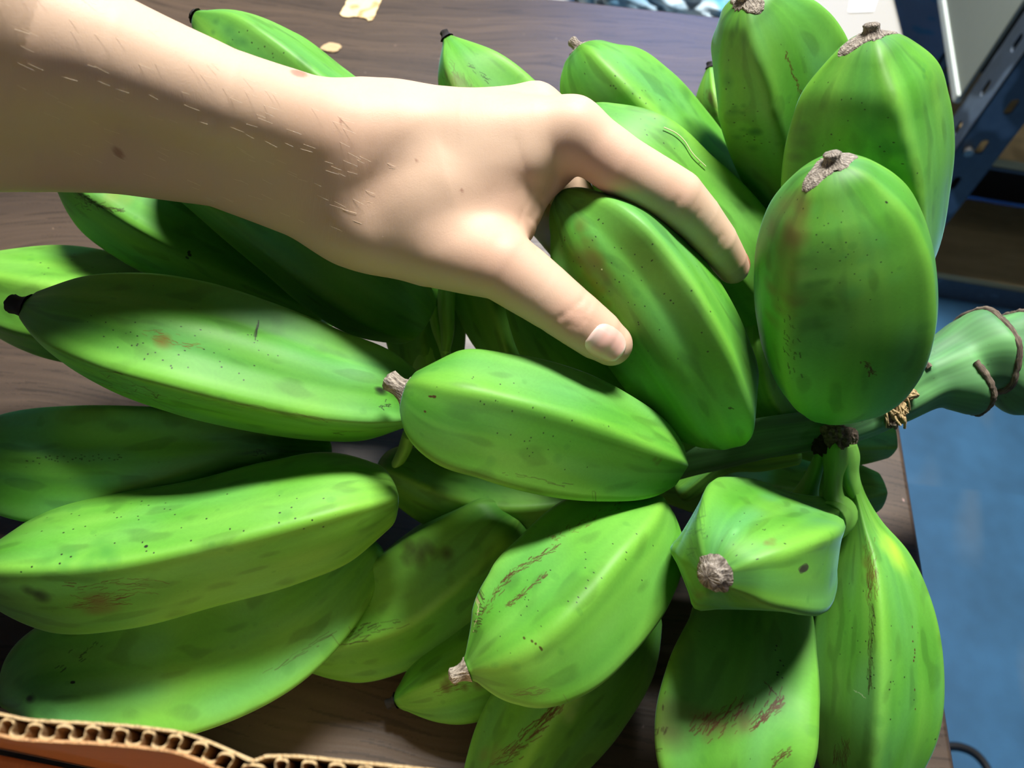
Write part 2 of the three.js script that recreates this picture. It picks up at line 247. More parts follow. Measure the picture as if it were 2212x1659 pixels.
// ------------------------------------------------------------------ cardboard box
{
  const top = TABLE_Y + 0.2, trace = [[-260, 1512], [-120, 1524], [0, 1539], [60, 1551], [120, 1555], [220, 1560], [330, 1570], [395, 1580], [450, 1598], [510, 1624], [548, 1640], [575, 1631], [640, 1630], [740, 1640], [860, 1652], [1000, 1668], [1180, 1690], [1350, 1712]];
  const base = trace.map(([x, y]) => onLevel(x, y, top)), c0 = new THREE.CatmullRomCurve3(base), N = 360, path = c0.getSpacedPoints(N), len = c0.getLength();
  const dir = base[base.length - 1].clone().sub(base[0]).setY(0).normalize(), out = V3(-dir.z, 0, dir.x); if (out.z < 0) out.negate();   // towards the viewer
  const t = thing('cardboard_box', 'open brown cardboard box with a torn corrugated rim, its wall cutting off the bananas', 'box', base[0].clone().setY(TABLE_Y));
  const org = t.position;
  const ct = (r, g, b, s) => pixelTex(512, 512, (x, y, o) => { const k = 1 + 0.05 * nz(x / 130, y / 130, s) + 0.035 * nz(x / 50, y / 4, s + 3) + 0.05 * (rnd() - 0.5); o[0] = r * k; o[1] = g * k; o[2] = b * k; });
  const liner = ct(204, 156, 106, 1), edge = ct(206, 176, 128, 5), inner = ct(150, 116, 76, 9); liner.repeat.set(6, 6); edge.repeat.set(8, 8);
  inner.repeat.set(8, 8); const im2 = std({ map: inner, roughness: 0.95, side: THREE.DoubleSide }), lm = std({ map: liner, roughness: 0.9, side: THREE.DoubleSide }), fm = std({ map: edge, roughness: 0.95, side: THREE.DoubleSide });
  const nrm = path.map((p, i) => { const a = path[Math.max(0, i - 1)], b = path[Math.min(N, i + 1)]; const d = b.clone().sub(a).setY(0).normalize(); const n = V3(-d.z, 0, d.x); if (n.dot(out) < 0) n.negate(); return n; });
  const TK = 0.0044;
  const sheet = (off, th, mat, name, drop, rough) => {  // thin upright sheet that follows the rim: closed cross-section
    seed(off > 0.003 ? 3 : 8); const hgt = path.map((_, i) => rough * (nz(i / 3.1, off * 900, 2) + 0.8 * nz(i / 1.3, off * 700, 4)));
    const ring = [[0, -drop], [0, 0], [th, 0], [th, -drop]];
    const g = gridGeo(N, 3, (i, j) => { const [o, h] = ring[j]; const p = path[i].clone().addScaledVector(nrm[i], off + o); p.y += h === 0 ? hgt[i] : h; return [p.sub(org), i / N * len, h]; });
    // hard edges: rebuild normals flat
    const q = g.toNonIndexed(); q.computeVertexNormals(); return mesh(name, q, mat, t);
  };
  sheet(0, 0.00055, fm, 'back_liner', 0.198, 0.0011); sheet(TK - 0.00055, 0.0006, lm, 'front_liner', 0.198, 0.0012);
  // fluting
  const wl = 0.006, FN = Math.round(len / wl * 14), c2 = (s) => { const f = s * N, i = Math.min(N - 1, Math.floor(f)), k = f - i; return [path[i].clone().lerp(path[i + 1], k), nrm[i].clone().lerp(nrm[i + 1], k).normalize()]; };
  const rows = [[0, -0.02], [0, 0], [0.00036, 0], [0.00036, -0.02]];
  const fl = gridGeo(FN, 3, (i, j) => { const s = i / FN, [p, n] = c2(s); const ph = s * len / wl * 2 * Math.PI + 0.6 * nz(s * 40, 1, 1); let w = Math.sin(ph); const amp = TK / 2 - 0.0007; const o = TK / 2 + amp * w * (1 + 0.12 * nz(s * 60, 3, 3)); p.addScaledVector(n, o + rows[j][0]); p.addScaledVector(dir, -0.00065 * Math.sin(2 * ph)); p.y += rows[j][1] - 0.0007 + 0.0006 * nz(s * 300, 5, 5); return [p.sub(org), s * len, rows[j][1]]; });
  { const q = fl.toNonIndexed(); q.computeVertexNormals(); mesh('fluting', q, im2, t); }
  const eg = gridGeo(FN, 3, (i, j) => { const s = i / FN, [p, n] = c2(s); const ph = s * len / wl * 2 * Math.PI + 0.6 * nz(s * 40, 1, 1), amp = TK / 2 - 0.0007, o = TK / 2 + amp * Math.sin(ph) * (1 + 0.12 * nz(s * 60, 3, 3)), r = [[-0.00008, -0.0009], [-0.00008, 0], [0.00046, 0], [0.00046, -0.0009]][j]; p.addScaledVector(n, o + r[0] + 0.00006 * nz(s * 900, 2, 2)); p.addScaledVector(dir, -0.00065 * Math.sin(2 * ph)); p.y += r[1] - 0.0003 + 0.0006 * nz(s * 300, 5, 5); return [p.sub(org), s * len, r[1]]; });
  { const q = eg.toNonIndexed(); q.computeVertexNormals(); mesh('cut_edge', q, fm, t); }
  // the other walls and the bottom, out of the picture
  const a = path[0], b = path[N], Wb = a.distanceTo(b), Db = 0.3, yaw = Math.atan2(-dir.z, dir.x), mid = a.clone().lerp(b, 0.5);
  const add = (name, w, h, d, along, toward, y) => { const o = mesh(name, boxGeo(w, h, d, 0.0015), lm, t); o.position.copy(mid).addScaledVector(dir, along).addScaledVector(out, toward).setY(TABLE_Y + y).sub(org); o.rotation.y = yaw; };
  add('side_panel', 0.005, 0.198, Db, -Wb / 2 + 0.003, Db / 2 + 0.006, 0.099); add('side_panel', 0.005, 0.198, Db, Wb / 2 - 0.003, Db / 2 + 0.006, 0.099);
  add('near_panel', Wb, 0.198, 0.005, 0, Db + 0.01, 0.099); add('bottom_panel', Wb, 0.005, Db, 0, Db / 2 + 0.012, 0.003);
}
// ------------------------------------------------------------------ bananas
// rows run from the blossom end to the stem end: [ax, ay, bx, by, d] two opposite edges seen d metres away, or [x, y, d, half-width in picture units]
const proj = (p) => { const q = p.clone().sub(CAM), d = q.dot(FWD); return [q.dot(RT) / d * F + W / 2, -q.dot(UP) / d * F + H / 2]; };
const DS = 0.815;      // all of the bunch, seen from the viewer, at this share of the first estimate of its distance
const near = (x, y, d) => at(x, y, d * DS);
const NT = 96, tipMat = (() => {
  const t = pixelTex(256, 256, (x, y, o) => { const k = clamp(0.55 + 0.5 * nz(x / 12, y / 30, 3) + 0.35 * nz(x / 4, y / 9, 6), 0, 1); o[0] = lerp(66, 196, k); o[1] = lerp(58, 184, k); o[2] = lerp(50, 168, k); });
  return std({ map: t, bumpMap: t, bumpScale: 0.0008, roughness: 0.95, side: THREE.DoubleSide });
})();
const tipDark = std({ color: srgb(34, 31, 32), roughness: 0.95, side: THREE.DoubleSide });
function spline(rows) {
  const P = rows.map((r) => r.length === 5 ? near((r[0] + r[2]) / 2, (r[1] + r[3]) / 2, r[4]) : near(r[0], r[1], r[2]));
  const Wd = rows.map((r) => r.length === 5 ? Math.hypot(r[0] - r[2], r[1] - r[3]) / 2 * r[4] * DS / F : r[3] * r[2] * DS / F);
  const c = new THREE.CatmullRomCurve3(P, false, 'centripetal'), n = rows.length - 1;
  // half-widths: a smooth curve over the length along the spine
  const K = 30, cum = [0]; for (let k = 1, p = c.getPoint(0); k <= n * K; k++) { const q = c.getPoint(k / (n * K)); cum.push(cum[k - 1] + q.distanceTo(p)); p = q; }
  const lenAt = (t) => { const x = clamp(t, 0, 1) * n * K, a = Math.min(n * K - 1, Math.floor(x)); return lerp(cum[a], cum[a + 1], x - a); }, s = Wd.map((_, k) => cum[k * K]);
  const d = s.slice(1).map((x, k) => (Wd[k + 1] - Wd[k]) / Math.max(1e-6, x - s[k]));
  const m = Wd.map((_, k) => k === 0 ? d[0] + (n > 1 ? 0.5 * (d[0] - d[1]) * (s[1] - s[0]) / (s[2] - s[0]) : 0) : k === n ? d[n - 1] + (n > 1 ? 0.5 * (d[n - 1] - d[n - 2]) * (s[n] - s[n - 1]) / (s[n] - s[n - 2]) : 0) : (d[k - 1] * (s[k + 1] - s[k]) + d[k] * (s[k] - s[k - 1])) / (s[k + 1] - s[k - 1]));
  const width = (t) => { const l = lenAt(t); let k = 0; while (k < n - 1 && l > s[k + 1]) k++; const h = s[k + 1] - s[k], u = (l - s[k]) / h, u2 = u * u, u3 = u2 * u; return Math.max(0.0008, (2 * u3 - 3 * u2 + 1) * Wd[k] + (u3 - 2 * u2 + u) * h * m[k] + (3 * u2 - 2 * u3) * Wd[k + 1] + (u3 - u2) * h * m[k + 1]); };
  return { P, Wd, point: (t) => c.getPoint(t), tan: (t) => c.getTangent(t), width };
}
function banana(s) {
  seed(s.seed ?? s.rows[0][0] + s.rows.length * 77 + 1000);
  const sp = spline(s.rows), M = 84, C = 9, tipCap = s.tipCap ?? 0.8, endCap = s.endCap ?? 0.55;
  const rings = [];
  const push = (t, w, off, fade) => { const T = sp.tan(t), c = sp.point(t); if (off) c.addScaledVector(T, off); rings.push({ c, T, w, t, fade }); };
  const w0 = sp.width(0), w1 = sp.width(1);
  // round ends: the part of an ellipse that goes on with the slope of the body
  const cap = (w, slope, ratio) => { const q = clamp(slope * ratio, 0, 0.46), sa = q / (1 - q), a0 = Math.asin(sa), R = w / Math.cos(a0), L = w * ratio / (1 - sa); return (f) => { const a = lerp(a0, Math.PI / 2 * 0.998, f); return [R * Math.cos(a), L * (Math.sin(a) - sa)]; }; };
  const slope = (t0, t1) => (sp.width(t1) - sp.width(t0)) / Math.max(1e-5, sp.point(t0).distanceTo(sp.point(t1)));
  const tc = cap(w0, slope(0, 0.02), tipCap), ec = cap(w1, slope(1, 0.98), endCap);
  for (let k = C; k > 0; k--) { const [w, o] = tc(k / C); push(0, w, -o, w / w0); }
  for (let i = 0; i <= M; i++) push(i / M, sp.width(i / M), 0, 1);
  for (let k = 1; k <= C; k++) { const [w, o] = ec(k / C); push(1, w, o, w / w1); }
  let acc = 0; rings.forEach((r, i) => { if (i) acc += r.c.distanceTo(rings[i - 1].c); r.l = acc; }); rings.forEach((r) => { r.v = r.l / acc; });
  // sideways sense: from edge a to edge b
  let sgn = 0; s.rows.forEach((r, i) => { if (r.length === 5) { const T = sp.tan(i / (s.rows.length - 1)), c = sp.P[i], N = CAM.clone().sub(c); N.addScaledVector(T, -N.dot(T)); const S = T.clone().cross(N); sgn += Math.sign(S.dot(near(r[2], r[3], r[4]).sub(near(r[0], r[1], r[4])))); } });
  sgn = sgn < 0 ? -1 : 1;
  const ridges = s.ridges ?? [[-75, -75], [5, 5], [80, 80], [160, 160], [-145, -145]], mixA = s.flat ?? 0.95, rib = s.rib ?? 0.02;
  const D = Math.PI / 180;
  for (const r of rings) {
    if (s.ref === 'up') { r.N = UP.clone(); } else r.N = CAM.clone().sub(r.c);
    r.N.addScaledVector(r.T, -r.N.dot(r.T)).normalize();
    r.S = r.T.clone().cross(r.N).multiplyScalar(s.ref === 'up' ? (s.sense ?? 1) : sgn);
    const an = ridges.map((q) => lerp(q[0], q[1], r.t)).map((a) => ((a % 360) + 360) % 360).sort((a, b) => a - b);
    const endF = sst(0, 0.3, r.v) * (1 - sst(0.85, 1, r.v) * (s.stemRound ?? 0.5)), mix = mixA * lerp(0.7, 1, endF) * (0.6 + 0.4 * Math.min(1, r.fade));
    const raw = (deg) => { deg = ((deg % 360) + 360) % 360; let k = an.length - 1; for (let i = 0; i < an.length; i++) if (deg < an[i]) { k = i - 1; break; } const a0 = an[(k + an.length) % an.length] - (k < 0 ? 360 : 0), a1 = an[(k + 1) % an.length] + (k + 1 >= an.length ? 360 : 0), g = (a1 - a0) * D, f = (deg - (a0 + a1) / 2) * D; return Math.max(0.62, Math.cos(g / 2) / Math.cos(f)); };
    r.prof = (deg) => { let q = 0; for (const o of [-5, -2.5, 0, 2.5, 5]) q += raw(deg + o); q /= 5; let b = 0; for (const a of an) { let e = Math.abs(deg - a) % 360; if (e > 180) e = 360 - e; b += Math.exp(-(e * e) / 40); } return lerp(1, q, mix) + rib * b * r.fade * endF; };
    r.an = an;
    if (s.ref !== 'up') { let ep = 0, en = 0; for (let d = 0; d < 360; d += 5) { const e = r.prof(d) * Math.sin(d * D); ep = Math.max(ep, e); en = Math.max(en, -e); } const k = 2 / (ep + en); r.c = r.c.clone().addScaledVector(r.S, -(ep - en) / 2 * k * r.w); r.w *= k; }
  }
  const bump = (x) => 1 + 0.012 * nz(x.x * 45, x.y * 45, x.z * 45);
  const S = (k, deg, grow = 0) => { const r = rings[k], a = deg * D, q = r.w * r.prof(deg); const p = r.c.clone().addScaledVector(r.N, Math.cos(a) * q).addScaledVector(r.S, Math.sin(a) * q); p.sub(r.c).multiplyScalar(bump(p)).add(r.c); if (grow) { const o = p.clone().sub(r.c).normalize(); p.addScaledVector(o, grow * r.fade).addScaledVector(r.T, -grow * (1 - r.fade)); } return p; };
  const NR = rings.length - 1, grid = [];
  for (let j = 0; j <= NR; j++) for (let i = 0; i <= NT; i++) grid.push(S(j, i / NT * 360 - 180));
  const org = rings[Math.round(NR / 2)].c.clone();
  const g = gridGeo(NT, NR, (i, j) => [grid[j * (NT + 1) + i].clone().sub(org), i / NT, rings[j].v], true);
  faceOut(g, (p) => { let b = null, bd = 1e9; for (let k = 0; k < rings.length; k += 4) { const d = rings[k].c.clone().sub(org).distanceToSquared(p); if (d < bd) { bd = d; b = rings[k].c; } } return b.clone().sub(org); });
  // where a picture point falls on the skin: [u, v]
  const PX = grid.map(proj);
  const uvOf = (x, y) => {
    let bi = 0, bj = 0, bd = 1e9; const see = (i, j) => { const q = PX[j * (NT + 1) + i], d = (q[0] - x) ** 2 + (q[1] - y) ** 2; if (d < bd) { bd = d; bi = i; bj = j; } };
    const i0 = s.ref === 'up' ? 0 : Math.round(NT * 0.25), i1 = NT - i0;
    for (let j = 1; j < NR; j += 4) for (let i = i0; i <= i1; i += 4) see(i, j);
    const ci = bi, cj = bj; for (let j = Math.max(1, cj - 4); j <= Math.min(NR - 1, cj + 4); j++) for (let i = Math.max(i0, ci - 4); i <= Math.min(i1, ci + 4); i++) see(i, j);
    if (bd > 900) return null;
    const j = bj, i = bi, best = j * (NT + 1) + i, q = PX[best], qu = PX[best + 1] ?? q, qv = PX[best + NT + 1] ?? q;
    const a = qu[0] - q[0], b = qv[0] - q[0], c = qu[1] - q[1], d = qv[1] - q[1], det = a * d - b * c, ex = x - q[0], ey = y - q[1]; if (Math.abs(det) < 4 || bd > 120) return null;
    let du = Math.abs(det) > 1e-3 ? clamp((ex * d - b * ey) / det, -1, 1) : 0, dv = Math.abs(det) > 1e-3 ? clamp((a * ey - c * ex) / det, -1, 1) : 0;
    return [(i + du) / NT, lerp(rings[j].v, rings[Math.min(NR, j + 1)].v, dv)];
  };
  // skin
  const TW = Math.round((s.tex ?? 640) * TQ), TH = TW, so = rr(0, 90), hue = s.hue ?? 0, bloomK = s.bloom ?? 0.5, spots = s.spots ?? 1;
  const vr = []; { let k = 0; for (let y = 0; y < TH; y++) { const v = 1 - (y + 0.5) / TH; k = 0; while (k < NR && rings[k].v < v) k++; vr.push(rings[k]); } }
  const cs = [], sn = []; for (let x = 0; x < TW; x++) { const a = (x / TW - 0.5) * 2 * Math.PI; cs.push(Math.cos(a)); sn.push(Math.sin(a)); }
  const Lr = acc / 0.02;
  const map = pixelTex(TW, TH, (x, y, o) => {
    const v = 1 - (y + 0.5) / TH, r = vr[y], X = cs[x] * 1.3 + so, Y = sn[x] * 1.3, Z = v * Lr;
    const low = nz(X, Y, Z * 0.42), mid = nz(X * 2.3, Y * 2.3, Z * 1.0 + 5), st = nz(cs[x] * 7 + so, sn[x] * 7, Z * 0.22 + 9), fine = noiseTile(x * 1.7, y * 1.7);
    const deg = (x / TW - 0.5) * 360; let rd = 0; for (const a of r.an) { let e = Math.abs(deg - a) % 360; if (e > 180) e = 360 - e; rd = Math.max(rd, Math.exp(-(e * e) / 70)); }
    let R = 92, G = 172, B = 52;
    const lt = clamp(0.5 + 0.9 * low + 0.35 * mid, 0, 1); R = lerp(R, 126, lt); G = lerp(G, 198, lt); B = lerp(B, 74, lt);
    const bl = clamp(bloomK * (0.25 + 1.3 * nz(X * 1.2 + 7, Y * 1.2, Z * 0.6) + 0.3 * mid), 0, 0.75); R = lerp(R, 98, bl); G = lerp(G, 176, bl); B = lerp(B, 108, bl);
    const yl = clamp(rd * 0.34 + (s.yellow ?? 0) * sst(0.6, 1, v) + 0.12 * st, 0, 0.8) * (1 - bl * 0.5); R = lerp(R, 156, yl); G = lerp(G, 220, yl); B = lerp(B, 74, yl);
    const dk = sst(0.2, 0.5, nz(X * 3.1 + 30, Y * 3.1, Z * 1.5)) * 0.09 * spots; let k = 0.86 + 0.035 * fine + 0.03 * st - dk;
    const tp = (1 - sst(0.0, 0.07, v)) * 0.12; k *= 1 - tp;
    o[0] = (R + hue * 14) * k; o[1] = (G + hue * 4) * k; o[2] = B * k;
  }, true, (ctx) => {
    const put = (u, v) => [u * TW, (1 - v) * TH], mk = TW / 800;
    for (let i = 0; i < 36 * spots; i++) { ctx.fillStyle = `rgba(34,48,20,${rr(0.2, 0.65)})`; ctx.beginPath(); ctx.ellipse(rnd() * TW, rnd() * TH, mk * rr(0.6, 1.6), mk * rr(0.6, 1.5), 0, 0, 7); ctx.fill(); }
    for (let i = 0; i < 34 * spots; i++) { const x = rnd() * TW, y = rnd() * TH, q = mk * rr(5, 15), gr = ctx.createRadialGradient(x, y, 0, x, y, q); gr.addColorStop(0, 'rgba(60,120,46,0.24)'); gr.addColorStop(0.7, 'rgba(60,120,46,0.16)'); gr.addColorStop(1, 'rgba(60,120,46,0)'); ctx.fillStyle = gr; ctx.beginPath(); ctx.arc(x, y, q, 0, 7); ctx.fill(); }
    for (const m of s.marks ?? []) {
      const pts = m.p, col = m.c ?? '70,46,24', jit = m.j ?? 6, n = m.n ?? 12, along = (f) => { const e = f * (pts.length - 1), i = Math.min(pts.length - 2, Math.floor(e)), k = e - i; return pts.length === 1 ? pts[0] : [lerp(pts[i][0], pts[i + 1][0], k), lerp(pts[i][1], pts[i + 1][1], k)]; };
      for (let i = 0; i < n; i++) {
        const f = m.line ? i / n : rnd(), [x, y] = along(f), jx = rr(-jit, jit), jy = rr(-jit, jit);
        if (m.t === 'dot') { const q = uvOf(x + jx, y + jy); if (!q) continue; const [a, b] = put(...q); ctx.fillStyle = `rgba(${col},${m.a ?? 0.85})`; ctx.beginPath(); ctx.ellipse(a, b, mk * (m.w ?? 2) * rr(0.7, 1.2), mk * (m.w ?? 2) * rr(0.7, 1.2) * (m.q ?? 1), 0, 0, 7); ctx.fill(); continue; }
        if (m.t === 'patch') { const q = uvOf(x + jx, y + jy); if (!q) continue; const [a, b] = put(...q), w = mk * (m.w ?? 14) * rr(0.6, 1.3), gr = ctx.createRadialGradient(a, b, 0, a, b, w); gr.addColorStop(0, `rgba(${col},${m.a ?? 0.35})`); gr.addColorStop(1, `rgba(${col},0)`); ctx.fillStyle = gr; ctx.beginPath(); ctx.arc(a, b, w, 0, 7); ctx.fill(); continue; }
        const [x2, y2] = along(Math.min(1, f + 0.001)), dl = along(Math.min(1, f + 0.05)), ang = (m.ang !== undefined ? m.ang * D : Math.atan2(dl[1] - y, dl[0] - x)) + rr(-(m.da ?? 0.5), m.da ?? 0.5), L = (m.L ?? 14) * rr(0.5, 1.4);
        ctx.strokeStyle = `rgba(${col},${(m.a ?? 0.75) * rr(0.6, 1)})`; ctx.lineWidth = mk * (m.w ?? 1.2) * rr(0.6, 1.4); ctx.beginPath(); let down = false;
        for (let k = 0; k <= 4; k++) { const q = uvOf(x + jx + Math.cos(ang) * L * k / 4 + rr(-1.2, 1.2), y + jy + Math.sin(ang) * L * k / 4 + rr(-1.2, 1.2)); if (!q) { down = false; continue; } const [a, b] = put(...q); down ? ctx.lineTo(a, b) : ctx.moveTo(a, b); down = true; }
        ctx.stroke();
      }
    }
  });
  map.wrapT = THREE.ClampToEdgeWrapping; map.wrapS = THREE.ClampToEdgeWrapping;
  const mat = std({ map, roughness: s.rough ?? 0.5, specularIntensity: 0.55, sheen: 0.35, sheenColor: srgb(150, 205, 235), sheenRoughness: 0.45 });
  const t = mesh('banana', g, mat); t.position.copy(org); tag(t, s.label, 'banana', 'green bananas on the stalk');
  if (s.fibre) {
    const pts = s.fibre.map(([x, y]) => { let best = null, bd = 1e9; for (let k = 0; k < grid.length; k++) { const q = PX[k], d = (q[0] - x) ** 2 + (q[1] - y) ** 2, e = grid[k].distanceTo(CAM); if (d < 90 && e < bd) { bd = e; best = grid[k]; } } return best && best.clone().lerp(CAM, 0.004).sub(org); }).filter(Boolean);
    mesh('plant_fibre', new THREE.TubeGeometry(new THREE.CatmullRomCurve3(pts), 40, 0.00022, 6), std({ color: srgb(206, 222, 160), roughness: .7 }), t);
  }
  // dry blossom end: a ragged cap over the pole and a short nub
  if (s.tip) {
    const q = s.tip, long = q.long ?? 0, ang = q.ang ?? 0, cap = q.cap ?? 4.4, tm = q.dark ? tipDark : tipMat;
    const kTo = (deg) => { let e = Math.abs(deg - ang) % 360; if (e > 180) e = 360 - e; let f = Math.abs(deg - ang - 180) % 360; if (f > 180) f = 360 - f; return Math.max(1.2, cap + long * Math.exp(-(e * e) / 700) + long * 0.55 * Math.exp(-(f * f) / 900) + 0.5 * nz(deg / 9, so, 2) + 0.35 * nz(deg / 3.5, so, 7)); };
    const Sf = (kk, deg, gr) => { const a = Math.floor(kk), f = kk - a; return S(a, deg, gr).lerp(S(Math.min(NR, a + 1), deg, gr), f); };
    if (cap > 0) { const cg = gridGeo(72, 10, (i, j) => { const deg = i / 72 * 360, kk = (1 - j / 10) * kTo(deg), e = j === 0 ? 0.00005 : 0.0006 + 0.0003 * nz(deg / 14, j * 0.8, so); return [Sf(kk, deg, e).sub(org), i / 72 * 2, kk / 9]; }, true); faceOut(cg, () => rings[C].c.clone().sub(org)); mesh('blossom_end', cg, tm, t); }
    const nub = (q.nub ?? 0.0034) * DS, nl = (q.len ?? 0.006) * DS; const base = rings[0].c.clone(), T = rings[0].T.clone().negate(); if (q.lean) { T.addScaledVector(RT, q.lean[0]).addScaledVector(UP, -q.lean[1]).normalize(); }
    const e1 = V3(0.3, 1, 0.2).cross(T).normalize(), e2 = T.clone().cross(e1);
    const prof = [[1.5, -0.25], [1.12, 0.05], [0.92, 0.3], [0.9, 0.55], [1.0, 0.8], [0.8, 0.95], [0.35, 1.02], [0, 1.0]];
    const ng = gridGeo(28, prof.length - 1, (i, j) => { const a = i / 28 * 2 * Math.PI, k = 1 + 0.16 * nz(Math.cos(a) * 2.2, Math.sin(a) * 2.2, j * 0.25 + so), r = nub * prof[j][0] * k; return [base.clone().addScaledVector(T, nl * prof[j][1] * (1 + 0.08 * nz(a, j, so))).addScaledVector(e1, Math.cos(a) * r).addScaledVector(e2, Math.sin(a) * r).sub(org), i / 28, j / 8 * 0.5]; }, true);
    faceOut(ng, () => base.clone().addScaledVector(T, nl * 0.4).sub(org)); mesh('dried_nub', ng, tm, t);
  }
  return t;
}
const BR = '72,44,26', DK = '26,36,18', TAN = '120,104,60';
